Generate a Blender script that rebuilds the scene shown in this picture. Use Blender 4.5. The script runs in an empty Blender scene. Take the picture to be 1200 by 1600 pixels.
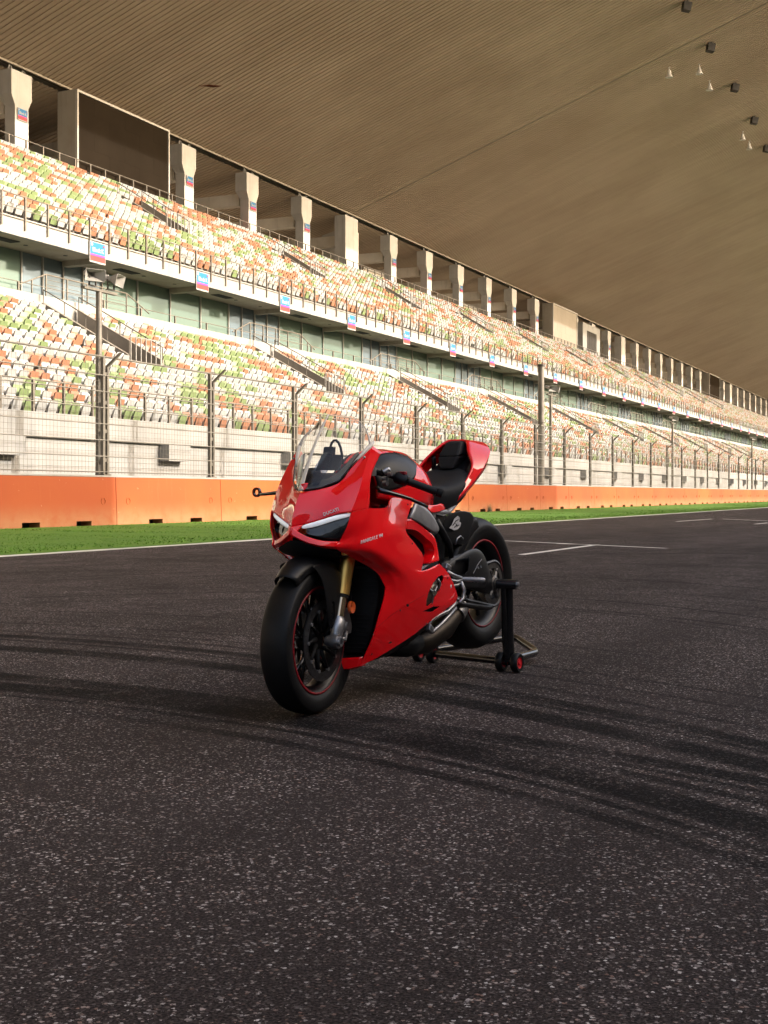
import bpy, bmesh, math, random
from math import sin, cos, pi, radians, sqrt, atan2
from mathutils import Vector, Matrix
random.seed(7)

# ------------------------------------------------------------------ camera, sky, sun, exposure
# World axes: x runs along the track, y across it towards the grandstand, z up.
scene = bpy.context.scene
COL = scene.collection
YAW = radians(24.4)
cam_d = bpy.data.cameras.new('camera')
cam = bpy.data.objects.new('camera', cam_d)
COL.objects.link(cam)
cam.location = (0, 0, 0.9)
cam.rotation_euler = (radians(90), 0, YAW - radians(90))
cam_d.sensor_fit = 'VERTICAL'
cam_d.sensor_height = 36
cam_d.lens = 36 * 2050 / 1600
cam_d.shift_y = -28 / 1600
cam_d.clip_end = 4000
cam_d.clip_start = 0.05
scene.camera = cam

SUN = Vector((0.22, -1.0, 0.43)).normalized()      # direction to the sun
SUN_EL = math.asin(SUN.z)
world = bpy.data.worlds.new('World')
scene.world = world
world.use_nodes = True
wn = world.node_tree.nodes
wl = world.node_tree.links
sky = wn.new('ShaderNodeTexSky')
sky.sky_type = 'NISHITA'
sky.sun_disc = False
sky.sun_elevation = SUN_EL
sky.sun_rotation = atan2(SUN.x, SUN.y)
sky.air_density = 0.9
sky.dust_density = 9.0
sky.ozone_density = 0.6
bg = wn['Background']
bg.inputs['Strength'].default_value = 0.15
wl.new(sky.outputs[0], bg.inputs[0])

sun_d = bpy.data.lights.new('sun', 'SUN')
sun_d.energy = 2.0
sun_d.angle = radians(0.5)
sun_d.color = (0.72, 0.685, 0.635)
sun = bpy.data.objects.new('sun', sun_d)
COL.objects.link(sun)
sun.location = (0, -60, 60)
sun.rotation_euler = (-SUN).to_track_quat('-Z', 'Y').to_euler()

scene.view_settings.view_transform = 'Standard'
scene.view_settings.look = 'None'
scene.view_settings.gamma = 1
scene.view_settings.exposure = 1.8

# ------------------------------------------------------------------ helpers
def mat(name, color, rough=0.5, metal=0.0, spec=0.5, coat=0.0, coat_rough=0.03, noise=None, bump=None, alpha=None,
        trans=0.0, ior=1.45, coord='Object'):
    """Principled material; noise=(scale, amount, detail) varies value, bump=(scale, strength, distance)."""
    m = bpy.data.materials.new(name)
    m.use_nodes = True
    nt = m.node_tree
    b = nt.nodes['Principled BSDF']
    b.inputs['Base Color'].default_value = (*color, 1)
    b.inputs['Roughness'].default_value = rough
    b.inputs['Metallic'].default_value = metal
    b.inputs['Specular IOR Level'].default_value = spec
    b.inputs['Coat Weight'].default_value = coat
    b.inputs['Coat Roughness'].default_value = coat_rough
    b.inputs['Transmission Weight'].default_value = trans
    b.inputs['IOR'].default_value = ior
    tc = nt.nodes.new('ShaderNodeTexCoord')
    if alpha is not None:
        b.inputs['Alpha'].default_value = alpha
    if noise:
        n = nt.nodes.new('ShaderNodeTexNoise')
        n.inputs['Scale'].default_value = noise[0]
        n.inputs['Detail'].default_value = noise[2] if len(noise) > 2 else 4
        nt.links.new(tc.outputs[coord], n.inputs['Vector'])
        mr = nt.nodes.new('ShaderNodeMapRange')
        mr.inputs['From Min'].default_value = 0.3
        mr.inputs['From Max'].default_value = 0.7
        mr.inputs['To Min'].default_value = 1 - noise[1]
        mr.inputs['To Max'].default_value = 1 + noise[1] * 0.6
        nt.links.new(n.outputs[0], mr.inputs[0])
        h = nt.nodes.new('ShaderNodeHueSaturation')
        h.inputs['Color'].default_value = (*color, 1)
        nt.links.new(mr.outputs[0], h.inputs['Value'])
        nt.links.new(h.outputs[0], b.inputs['Base Color'])
    if bump:
        n = nt.nodes.new('ShaderNodeTexNoise')
        n.inputs['Scale'].default_value = bump[0]
        n.inputs['Detail'].default_value = 3
        nt.links.new(tc.outputs[coord], n.inputs['Vector'])
        bp = nt.nodes.new('ShaderNodeBump')
        bp.inputs['Strength'].default_value = bump[1]
        bp.inputs['Distance'].default_value = bump[2]
        nt.links.new(n.outputs[0], bp.inputs['Height'])
        nt.links.new(bp.outputs[0], b.inputs['Normal'])
    return m


class MB:
    """Collects vertices and faces and links them as one mesh object."""
    def __init__(self):
        self.v = []
        self.f = []
        self.mi = []
        self.cur = 0
        self.creases = []

    def face(self, *idx):
        self.f.append(idx)
        self.mi.append(self.cur)

    def poly(self, pts):
        n = len(self.v)
        self.v += [tuple(p) for p in pts]
        self.face(*range(n, n + len(pts)))

    def box(self, x0, x1, y0, y1, z0, z1):
        n = len(self.v)
        self.v += [(x, y, z) for x in (x0, x1) for y in (y0, y1) for z in (z0, z1)]
        for q in ((0, 1, 3, 2), (4, 6, 7, 5), (0, 4, 5, 1), (2, 3, 7, 6), (0, 2, 6, 4), (1, 5, 7, 3)):
            self.face(*[n + i for i in q])

    def hexa(self, p):
        """eight corners: bottom four, then top four, in the same order"""
        n = len(self.v)
        self.v += [tuple(q) for q in p]
        for q in ((3, 2, 1, 0), (4, 5, 6, 7), (0, 1, 5, 4), (1, 2, 6, 5), (2, 3, 7, 6), (3, 0, 4, 7)):
            self.face(*[n + i for i in q])

    def tube(self, pts, r, seg=8, cap=True):
        """round tube through pts; r is a number or a list"""
        pts = [Vector(p) for p in pts]
        rs = r if isinstance(r, (list, tuple)) else [r] * len(pts)
        n0 = len(self.v)
        up = None
        for i, p in enumerate(pts):
            if i == 0:
                t = pts[1] - pts[0]
            elif i == len(pts) - 1:
                t = pts[-1] - pts[-2]
            else:
                t = (pts[i + 1] - p).normalized() + (p - pts[i - 1]).normalized()
            t.normalize()
            if up is None:
                a = Vector((0, 0, 1)) if abs(t.z) < 0.9 else Vector((1, 0, 0))
                up = (a - t * a.dot(t)).normalized()
            else:
                up = (up - t * up.dot(t)).normalized()
            sd = t.cross(up)
            for k in range(seg):
                a = 2 * pi * k / seg + pi / seg
                self.v.append(tuple(p + (up * cos(a) + sd * sin(a)) * rs[i]))
        for i in range(len(pts) - 1):
            for k in range(seg):
                a = n0 + i * seg + k
                b = n0 + i * seg + (k + 1) % seg
                self.face(a, b, b + seg, a + seg)
        if cap:
            self.face(*[n0 + k for k in range(seg)][::-1])
            self.face(*[n0 + (len(pts) - 1) * seg + k for k in range(seg)])

    def lathe(self, prof, seg=48, c=(0, 0, 0), axis='Y', closed=False, a0=0.0, a1=2 * pi):
        """profile of (offset along axis, radius), turned round the axis through c"""
        n0 = len(self.v)
        m = len(prof)
        full = abs(a1 - a0 - 2 * pi) < 1e-6
        steps = seg if full else seg + 1
        for k in range(steps):
            a = a0 + (a1 - a0) * k / seg
            for (o, r) in prof:
                if axis == 'Y':
                    self.v.append((c[0] + r * cos(a), c[1] + o, c[2] + r * sin(a)))
                elif axis == 'Z':
                    self.v.append((c[0] + r * cos(a), c[1] + r * sin(a), c[2] + o))
                else:
                    self.v.append((c[0] + o, c[1] + r * cos(a), c[2] + r * sin(a)))
        for k in range(seg):
            k2 = (k + 1) % steps if full else k + 1
            for j in range(m if closed else m - 1):
                j2 = (j + 1) % m
                self.face(n0 + k * m + j, n0 + k2 * m + j, n0 + k2 * m + j2, n0 + k * m + j2)

    def grid(self, rows, close_u=False):
        n0 = len(self.v)
        m = len(rows[0])
        for r in rows:
            self.v += [tuple(p) for p in r]
        for i in range(len(rows) - 1):
            for j in range(m if close_u else m - 1):
                j2 = (j + 1) % m
                self.face(n0 + i * m + j, n0 + i * m + j2, n0 + (i + 1) * m + j2, n0 + (i + 1) * m + j)

    def prism(self, outline, d):
        """outline: list of points, d: extrusion vector"""
        n0 = len(self.v)
        d = Vector(d)
        o = [Vector(p) for p in outline]
        self.v += [tuple(p) for p in o] + [tuple(p + d) for p in o]
        n = len(o)
        self.face(*[n0 + i for i in range(n)][::-1])
        self.face(*[n0 + n + i for i in range(n)])
        for i in range(n):
            j = (i + 1) % n
            self.face(n0 + i, n0 + j, n0 + n + j, n0 + n + i)

    def mesh(self, name, mats, smooth=False, recalc=True):
        me = bpy.data.meshes.new(name)
        me.from_pydata(self.v, [], self.f)
        for m in (mats if isinstance(mats, (list, tuple)) else [mats]):
            me.materials.append(m)
        if any(self.mi):
            me.polygons.foreach_set('material_index', self.mi)
        if recalc:
            bm = bmesh.new()
            bm.from_mesh(me)
            bmesh.ops.recalc_face_normals(bm, faces=bm.faces)
            bm.to_mesh(me)
            bm.free()
        if smooth:
            me.polygons.foreach_set('use_smooth', [True] * len(me.polygons))
        me.update()
        return me

    def build(self, name, mats, parent=None, smooth=False, sub=0, bevel=0, solid=0, angle=None, recalc=True, offset=-1):
        o = bpy.data.objects.new(name, self.mesh(name, mats, smooth or sub > 0, recalc))
        COL.objects.link(o)
        o.parent = parent
        if solid:
            s = o.modifiers.new('solid', 'SOLIDIFY')
            s.thickness = solid
            s.offset = offset
        if bevel:
            b = o.modifiers.new('bevel', 'BEVEL')
            b.width = bevel
            b.segments = 2
            b.limit_method = 'ANGLE'
            b.angle_limit = radians(35)
        if sub:
            s = o.modifiers.new('sub', 'SUBSURF')
            s.levels = sub
            s.render_levels = sub
            s.boundary_smooth = 'PRESERVE_CORNERS'
        if angle is not None:
            o.data.shade_smooth() if hasattr(o.data, 'shade_smooth') else None
            o.data.set_sharp_from_angle(angle=radians(angle))
        return o


def link(name, me, loc=(0, 0, 0), parent=None, rz=0.0):
    o = bpy.data.objects.new(name, me)
    COL.objects.link(o)
    o.location = loc
    o.rotation_euler = (0, 0, rz)
    o.parent = parent
    return o


def tag(o, label=None, cat=None, group=None, kind=None):
    if label:
        o['label'] = label
    if cat:
        o['category'] = cat
    if group:
        o['group'] = group
    if kind:
        o['kind'] = kind
    return o


def thing(name, label, cat, loc=(0, 0, 0), rz=0.0, group=None):
    o = bpy.data.objects.new(name, None)
    o.empty_display_size = 0.1
    COL.objects.link(o)
    o.location = loc
    o.rotation_euler = (0, 0, rz)
    return tag(o, label, cat, group)


ORD = ['zeroth', 'first', 'second', 'third', 'fourth', 'fifth', 'sixth', 'seventh', 'eighth', 'ninth', 'tenth', 'eleventh',
       'twelfth', 'thirteenth', 'fourteenth', 'fifteenth', 'sixteenth', 'seventeenth', 'eighteenth', 'nineteenth',
       'twentieth']
TENS = {2: ('twenty', 'twentieth'), 3: ('thirty', 'thirtieth'), 4: ('forty', 'fortieth'), 5: ('fifty', 'fiftieth'),
        6: ('sixty', 'sixtieth'), 7: ('seventy', 'seventieth'), 8: ('eighty', 'eightieth')}


def ordinal(n):
    if n <= 20:
        return ORD[n]
    t, r = divmod(n, 10)
    return TENS[t][1] if r == 0 else TENS[t][0] + '-' + ORD[r]


def text_mesh(name, body, size, m, parent, matrix, extrude=0.0008, align='LEFT', shear=0.0, bold=0.0, spacing=1.0):
    cu = bpy.data.curves.new(name, 'FONT')
    cu.body = body
    cu.size = size
    cu.extrude = extrude
    cu.align_x = align
    cu.shear = shear
    cu.offset = bold
    cu.space_character = spacing
    cu.resolution_u = 3
    tmp = bpy.data.objects.new(name + '_tmp', cu)
    COL.objects.link(tmp)
    dg = bpy.context.evaluated_depsgraph_get()
    me = bpy.data.meshes.new_from_object(tmp.evaluated_get(dg))
    bpy.data.objects.remove(tmp)
    me.materials.clear()
    me.materials.append(m)
    o = bpy.data.objects.new(name, me)
    COL.objects.link(o)
    o.parent = parent
    o.matrix_local = matrix
    return o


def frame_matrix(origin, xdir, ydir):
    x = Vector(xdir).normalized()
    y = Vector(ydir)
    y = (y - x * y.dot(x)).normalized()
    z = x.cross(y)
    m = Matrix.Identity(4)
    for i in range(3):
        m[i][0], m[i][1], m[i][2], m[i][3] = x[i], y[i], z[i], origin[i]
    return m

# ------------------------------------------------------------------ materials of the setting
def node(nt, kind, **kw):
    n = nt.nodes.new(kind)
    for k, v in kw.items():
        setattr(n, k, v)
    return n


def math_n(nt, op, a, b=None, c=None, clamp=False):
    n = nt.nodes.new('ShaderNodeMath')
    n.operation = op
    n.use_clamp = clamp
    for i, x in enumerate((a, b, c)):
        if x is None:
            continue
        if isinstance(x, (int, float)):
            n.inputs[i].default_value = x
        else:
            nt.links.new(x, n.inputs[i])
    return n.outputs[0]


def mixc(nt, fac, a, b, mode='MIX'):
    n = nt.nodes.new('ShaderNodeMix')
    n.data_type = 'RGBA'
    n.blend_type = mode
    for sock, x in ((n.inputs['Factor'], fac), (n.inputs[6], a), (n.inputs[7], b)):
        if isinstance(x, (int, float)):
            sock.default_value = x
        elif isinstance(x, tuple):
            sock.default_value = (*x, 1)
        else:
            nt.links.new(x, sock)
    return n.outputs[2]


def ramp(nt, fac, stops):
    n = nt.nodes.new('ShaderNodeValToRGB')
    el = n.color_ramp.elements
    while len(el) > 1:
        el.remove(el[-1])
    el[0].position = stops[0][0]
    el[0].color = (*stops[0][1], 1)
    for p, c in stops[1:]:
        e = el.new(p)
        e.color = (*c, 1)
    nt.links.new(fac, n.inputs[0])
    return n.outputs[0]


def noise_n(nt, vec, scale, detail=4, rough=0.5, dist=0.0):
    n = nt.nodes.new('ShaderNodeTexNoise')
    n.inputs['Scale'].default_value = scale
    n.inputs['Detail'].default_value = detail
    n.inputs['Roughness'].default_value = rough
    n.inputs['Distortion'].default_value = dist
    nt.links.new(vec, n.inputs['Vector'])
    return n.outputs[0]


def smooth(nt, x, lo, hi, a=0.0, b=1.0):
    n = nt.nodes.new('ShaderNodeMapRange')
    n.interpolation_type = 'SMOOTHSTEP'
    n.inputs['From Min'].default_value = lo
    n.inputs['From Max'].default_value = hi
    n.inputs['To Min'].default_value = a
    n.inputs['To Max'].default_value = b
    nt.links.new(x, n.inputs[0])
    return n.outputs[0]


# rubber left by cars: (offset, slope, curvature, half width, strength, start x, end x); y = a + b x + c x^2 in metres
# each row: coefficients of x = a + b y + c y^2, half width, strength, first and last y
SKIDS = [
    (4.30, 0.83, -0.075, 0.095, 0.92, 0.2, 8.5), (3.97, 0.82, -0.080, 0.136, 0.95, 0.2, 8.0), (4.62, 0.80, -0.072, 0.041, 0.7, 0.6, 8.5),
    (3.95, 0.48, -0.047, 0.082, 0.92, 0.2, 7.0), (3.62, 0.60, -0.062, 0.048, 0.8, 0.2, 7.0), (3.25, 0.80, -0.100, 0.150, 0.96, 0.0, 6.5),
    (2.95, 0.74, -0.090, 0.054, 0.8, 0.0, 3.2), (5.05, 0.72, -0.066, 0.034, 0.6, 0.3, 5.0),
    (8.05, 1.49, -0.179, 0.048, 0.85, 0.5, 8.8), (7.6, 1.28, -0.158, 0.041, 0.8, 0.5, 8.8), (7.1, 1.45, -0.172, 0.027, 0.65, 1.0, 8.0),
    (9.6, 1.30, -0.150, 0.034, 0.7, 0.8, 10.5), (10.8, 1.35, -0.150, 0.048, 0.7, 1.0, 10.8), (6.2, 0.75, -0.07, 0.034, 0.6, 1.5, 8.5),
    (34.4, -3.35, 0.09, 0.109, 0.7, 3.0, 9.6), (29.0, -2.2, 0.02, 0.061, 0.6, 3.0, 10.5), (15.0, 0.9, -0.12, 0.061, 0.6, 2.0, 11.5),
    (20.0, 0.4, -0.10, 0.068, 0.5, 1.0, 12.0), (12.6, 1.2, -0.13, 0.034, 0.6, 1.0, 11.5),
    (4.18, 0.83, -0.077, 0.035, 0.85, 0.2, 8.3), (3.78, 0.54, -0.055, 0.03, 0.8, 0.2, 6.8), (3.05, 0.80, -0.100, 0.035, 0.85, 0.0, 6.0),
    (8.9, 1.40, -0.165, 0.03, 0.7, 0.6, 9.5), (5.4, 0.70, -0.064, 0.03, 0.7, 0.4, 8.0)]
MARKS = [([(23.96, 8.38), (21.7, 4.72)], 0.13), ([(18.53, 6.17), (22.75, 6.17)], 0.13), ([(22.9, 6.95), (22.72, 6.3)], 0.12),
         ([(43.0, 9.01), (48.0, 8.77)], 0.14), ([(48.1, 8.44), (45.3, 6.43)], 0.14), ([(40.3, 6.09), (42.3, 6.0)], 0.14)]
SHADE_TOWERS = [(-60, 40.0), (67.5, 82.2)]  # raised roofline blocks, added to throw shadows onto the orange wall
SHADE_TOWER_H = 20.6


def make_asphalt():
    m = bpy.data.materials.new('asphalt')
    m.use_nodes = True
    nt = m.node_tree
    b = nt.nodes['Principled BSDF']
    tc = node(nt, 'ShaderNodeTexCoord')
    P = tc.outputs['Object']
    sep = node(nt, 'ShaderNodeSeparateXYZ')
    nt.links.new(P, sep.inputs[0])
    X, Y = sep.outputs[0], sep.outputs[1]
    # aggregate: chips of several sizes set in dark binder, their outlines broken by a warped lookup
    wn_ = node(nt, 'ShaderNodeTexNoise')
    wn_.inputs['Scale'].default_value = 210
    wn_.inputs['Detail'].default_value = 2
    nt.links.new(P, wn_.inputs['Vector'])
    wv = node(nt, 'ShaderNodeVectorMath', operation='SCALE')
    ws_ = node(nt, 'ShaderNodeVectorMath', operation='SUBTRACT')
    ws_.inputs[1].default_value = (0.5, 0.5, 0.5)
    nt.links.new(wn_.outputs['Color'], ws_.inputs[0])
    nt.links.new(ws_.outputs[0], wv.inputs[0])
    wv.inputs['Scale'].default_value = 0.011
    wa = node(nt, 'ShaderNodeVectorMath', operation='ADD')
    nt.links.new(P, wa.inputs[0])
    nt.links.new(wv.outputs[0], wa.inputs[1])
    PW = wa.outputs[0]
    vo = node(nt, 'ShaderNodeTexVoronoi')
    vo.inputs['Scale'].default_value = 118
    nt.links.new(PW, vo.inputs['Vector'])
    sc = node(nt, 'ShaderNodeSeparateColor')
    nt.links.new(vo.outputs['Color'], sc.inputs[0])
    lim = smooth(nt, sc.outputs[1], 0.0, 1.0, 0.22, 0.62)
    inside = smooth(nt, math_n(nt, 'SUBTRACT', lim, vo.outputs['Distance']), 0.0, 0.12)
    stone = math_n(nt, 'MULTIPLY', smooth(nt, sc.outputs[0], 0.28, 0.50), inside)
    vo2 = node(nt, 'ShaderNodeTexVoronoi')
    vo2.inputs['Scale'].default_value = 55
    nt.links.new(PW, vo2.inputs['Vector'])
    sc2 = node(nt, 'ShaderNodeSeparateColor')
    nt.links.new(vo2.outputs['Color'], sc2.inputs[0])
    lim2 = smooth(nt, sc2.outputs[0], 0.0, 1.0, 0.15, 0.5)
    stone2 = math_n(nt, 'MULTIPLY', smooth(nt, sc2.outputs[1], 0.84, 0.88), smooth(nt, math_n(nt, 'SUBTRACT', lim2, vo2.outputs['Distance']), 0.0, 0.1))
    st = math_n(nt, 'MAXIMUM', stone, stone2)
    # rubber film wears off the stones unevenly
    worn = smooth(nt, noise_n(nt, P, 1.3, 5, 0.62), 0.36, 0.62, 0.5, 1.0)
    st = math_n(nt, 'MULTIPLY', st, worn)
    binder = mixc(nt, smooth(nt, noise_n(nt, P, 160, 3), 0.35, 0.7), (0.013, 0.011, 0.0108), (0.066, 0.053, 0.051))
    stonec = ramp(nt, sc.outputs[2], [(0.0, (0.05, 0.04, 0.038)), (0.3, (0.12, 0.10, 0.098)), (0.6, (0.25, 0.222, 0.216)), (0.8, (0.42, 0.385, 0.375)),
                                      (0.9, (0.22, 0.13, 0.10)), (1.0, (0.75, 0.72, 0.71))])
    col = mixc(nt, st, binder, stonec)
    big = smooth(nt, noise_n(nt, P, 0.35, 4, 0.6), 0.3, 0.7, 0.78, 1.12)
    mp = node(nt, 'ShaderNodeMapping')
    mp.inputs['Scale'].default_value = (0.03, 1.2, 1)
    nt.links.new(P, mp.inputs[0])
    lane = smooth(nt, noise_n(nt, mp.outputs[0], 1.0, 4, 0.6), 0.3, 0.7, 0.82, 1.1)
    col = mixc(nt, 1.0, col, math_n(nt, 'MULTIPLY', big, lane), 'MULTIPLY')
    # black rubber lines
    brk = noise_n(nt, P, 2.2, 5, 0.65)
    fine = noise_n(nt, P, 45, 2)
    tot = None
    wob = math_n(nt, 'MULTIPLY', math_n(nt, 'SUBTRACT', noise_n(nt, P, 0.5, 2), 0.5), 0.10)
    for (a, s, c, w, k, y0, y1) in SKIDS:
        cx = math_n(nt, "MULTIPLY_ADD", math_n(nt, "MULTIPLY_ADD", Y, c, s), Y, a)
        d = math_n(nt, 'ABSOLUTE', math_n(nt, 'ADD', math_n(nt, "SUBTRACT", X, cx), wob))
        q = smooth(nt, d, w * 0.55, w, k, 0.0)
        q = math_n(nt, 'MULTIPLY', q, smooth(nt, Y, y0 - 0.5, y0 + 0.5))
        q = math_n(nt, 'MULTIPLY', q, smooth(nt, Y, y1 - 1.0, y1 + 1.0, 1, 0))
        tot = q if tot is None else math_n(nt, 'MAXIMUM', tot, q)
    if tot is not None:
        tot = math_n(nt, 'MULTIPLY', tot, smooth(nt, brk, 0.32, 0.58, 0.55, 1.0))
        tot = math_n(nt, 'MULTIPLY', tot, smooth(nt, fine, 0.3, 0.65, 0.9, 1.0))
        col = mixc(nt, tot, col, (0.0035, 0.0035, 0.0042))
    nt.links.new(col, b.inputs['Base Color'])
    nt.links.new(smooth(nt, st, 0, 1, 0.82, 0.5), b.inputs['Roughness'])
    b.inputs['Specular IOR Level'].default_value = 0.07
    bp = node(nt, 'ShaderNodeBump')
    bp.inputs['Strength'].default_value = 0.7
    bp.inputs['Distance'].default_value = 0.004
    hh = math_n(nt, 'ADD', math_n(nt, 'MULTIPLY', vo.outputs['Distance'], -1.0), math_n(nt, 'MULTIPLY', fine, 0.5))
    nt.links.new(hh, bp.inputs['Height'])
    nt.links.new(bp.outputs[0], b.inputs['Normal'])
    return m


def make_grass_ground():
    m = bpy.data.materials.new('grass_ground')
    m.use_nodes = True
    nt = m.node_tree
    b = nt.nodes['Principled BSDF']
    P = node(nt, 'ShaderNodeTexCoord').outputs['Object']
    n1 = noise_n(nt, P, 0.8, 5, 0.6)
    n2 = noise_n(nt, P, 14, 4, 0.7)
    c = mixc(nt, smooth(nt, n2, 0.3, 0.7), (0.045, 0.125, 0.005), (0.09, 0.21, 0.009))
    c = mixc(nt, smooth(nt, n1, 0.35, 0.7), c, (0.10, 0.20, 0.014))
    nt.links.new(c, b.inputs['Base Color'])
    b.inputs['Roughness'].default_value = 0.9
    bp = node(nt, 'ShaderNodeBump')
    bp.inputs['Distance'].default_value = 0.05
    nt.links.new(n2, bp.inputs['Height'])
    nt.links.new(bp.outputs[0], b.inputs['Normal'])
    return m


def make_wall_orange():
    m = bpy.data.materials.new('orange_paint')
    m.use_nodes = True
    nt = m.node_tree
    b = nt.nodes['Principled BSDF']
    tc = node(nt, 'ShaderNodeTexCoord')
    P = tc.outputs['Object']
    geo = node(nt, 'ShaderNodeNewGeometry')
    info = node(nt, 'ShaderNodeObjectInfo')
    sep = node(nt, 'ShaderNodeSeparateXYZ')
    nt.links.new(geo.outputs['Position'], sep.inputs[0])
    W = geo.outputs['Position']
    fade = smooth(nt, noise_n(nt, W, 0.25, 3, 0.5), 0.3, 0.7)
    c = mixc(nt, fade, (0.30, 0.056, 0.006), (0.37, 0.088, 0.010))
    c = mixc(nt, math_n(nt, 'MULTIPLY', info.outputs['Random'], 0.35), c, (0.27, 0.040, 0.006))
    # chalky splash band near the ground, streaks
    nz = noise_n(nt, W, 2.4, 5, 0.6)
    low = math_n(nt, 'MULTIPLY', smooth(nt, sep.outputs[2], 0.0, 0.75, 1, 0), smooth(nt, nz, 0.25, 0.6, 0.4, 1.0))
    c = mixc(nt, math_n(nt, 'MULTIPLY', low, 0.6), c, (0.37, 0.205, 0.10))
    mp = node(nt, 'ShaderNodeMapping')
    mp.inputs['Scale'].default_value = (7, 7, 0.5)
    nt.links.new(W, mp.inputs[0])
    stk = smooth(nt, noise_n(nt, mp.outputs[0], 1, 4, 0.65), 0.57, 0.75)
    c = mixc(nt, math_n(nt, 'MULTIPLY', stk, 0.35), c, (0.36, 0.10, 0.03))
    spots = smooth(nt, noise_n(nt, W, 9, 3, 0.7), 0.70, 0.76)
    c = mixc(nt, math_n(nt, 'MULTIPLY', spots, 0.6), c, (0.75, 0.55, 0.40))
    nt.links.new(c, b.inputs['Base Color'])
    b.inputs['Roughness'].default_value = 0.75
    return m


def make_concrete(name, c0, c1, rough=0.85):
    m = bpy.data.materials.new(name)
    m.use_nodes = True
    nt = m.node_tree
    b = nt.nodes['Principled BSDF']
    W = node(nt, 'ShaderNodeNewGeometry').outputs['Position']
    n = noise_n(nt, W, 0.55, 6, 0.62)
    c = mixc(nt, smooth(nt, n, 0.3, 0.7), c0, c1)
    mp = node(nt, 'ShaderNodeMapping')
    mp.inputs['Scale'].default_value = (2.2, 2.2, 0.18)
    nt.links.new(W, mp.inputs[0])
    stk = smooth(nt, noise_n(nt, mp.outputs[0], 1, 5, 0.65), 0.52, 0.75)
    c = mixc(nt, math_n(nt, 'MULTIPLY', stk, 0.4), c, tuple(x * 0.5 for x in c0))
    nt.links.new(c, b.inputs['Base Color'])
    b.inputs['Roughness'].default_value = rough
    return m


M = {}
M['asphalt'] = make_asphalt()
M['grass_ground'] = make_grass_ground()
M['orange'] = make_wall_orange()
M['white_conc'] = make_concrete('white_concrete', (0.255, 0.247, 0.232), (0.32, 0.314, 0.30))
M['conc'] = make_concrete('grey_concrete', (0.21, 0.187, 0.16), (0.28, 0.255, 0.222))
M['tread'] = make_concrete('tread_concrete', (0.17, 0.152, 0.13), (0.22, 0.20, 0.175))  # darkened so that shadow between the seats is in the colour
M['beige'] = make_concrete('beige_plaster', (0.36, 0.32, 0.265), (0.43, 0.39, 0.33))
M['soffit'] = make_concrete('soffit_plaster', (0.30, 0.26, 0.20), (0.40, 0.35, 0.28))
M['dark_slot'] = mat('dark_slot', (0.02, 0.018, 0.016), 0.9, noise=(8, 0.3))
M['line'] = mat('line_paint', (0.72, 0.71, 0.68), 0.6, noise=(3.0, 0.3, 6))
M['steel'] = mat('galvanised_steel', (0.17, 0.15, 0.125), 0.5, 0.3, noise=(3, 0.25))
M['rail'] = mat('rail_steel', (0.19, 0.165, 0.135), 0.5, 0.3, noise=(2, 0.2))
M['dark_steel'] = mat('dark_steel', (0.07, 0.062, 0.055), 0.5, 0.4, noise=(3, 0.3))
M['soil'] = mat('soil', (0.11, 0.10, 0.06), 0.95, noise=(0.2, 0.4))
M['pale_metal'] = mat('pale_metal', (0.32, 0.305, 0.285), 0.5, 0.2, noise=(2, 0.15))

# ------------------------------------------------------------------ ground, track, verge
g = MB()
g.poly([(-1500, -1500, -0.03), (2500, -1500, -0.03), (2500, 1500, -0.03), (-1500, 1500, -0.03)])
tag(g.build('ground', M['soil']), kind='structure')
g = MB()
g.poly([(-250, -21.9, 0), (1200, -21.9, 0), (1200, 12.72, 0), (-250, 12.72, 0)])
tag(g.build('track', M['asphalt']), kind='structure')

# mown verge, slightly uneven, its edge ragged against the white line
g = MB()
rows = []
xs = [-60 + 1.0 * i for i in range(160)] + [100 + 6.0 * i for i in range(180)]
for x in xs:
    r = random.Random(int(x * 10))
    e = 12.98 + r.uniform(-0.05, 0.05)
    rows.append([(x, e, 0.006), (x, e + 0.18, 0.03 + r.uniform(-.01, .01)), (x, 15.0, 0.04 + r.uniform(-.02, .02)),
                 (x, 17.5, 0.05 + r.uniform(-.02, .02)), (x, 20, 0.05 + r.uniform(-.02, .02)), (x, 22.05, 0.04)])
g.grid(rows)
verge = tag(g.build('grass_verge', M['grass_ground'], smooth=True), kind='structure')

g = MB()
g.poly([(-250, 12.70, 0.004), (1200, 12.70, 0.004), (1200, 13.0, 0.004), (-250, 13.0, 0.004)])
tag(g.build('edge_line', M['line']), kind='structure')


def strip(name, pts, w):
    g = MB()
    for (a, b_) in zip(pts[:-1], pts[1:]):
        a = Vector((*a, 0.004))
        b_ = Vector((*b_, 0.004))
        d = (b_ - a).normalized()
        n = Vector((-d.y, d.x, 0)) * w / 2
        g.poly([a - n, b_ - n, b_ + n, a + n])
    return tag(g.build(name, M['line']), kind='structure')


for pts in MARKS:
    strip('grid_marking', pts[0], pts[1])

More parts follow.
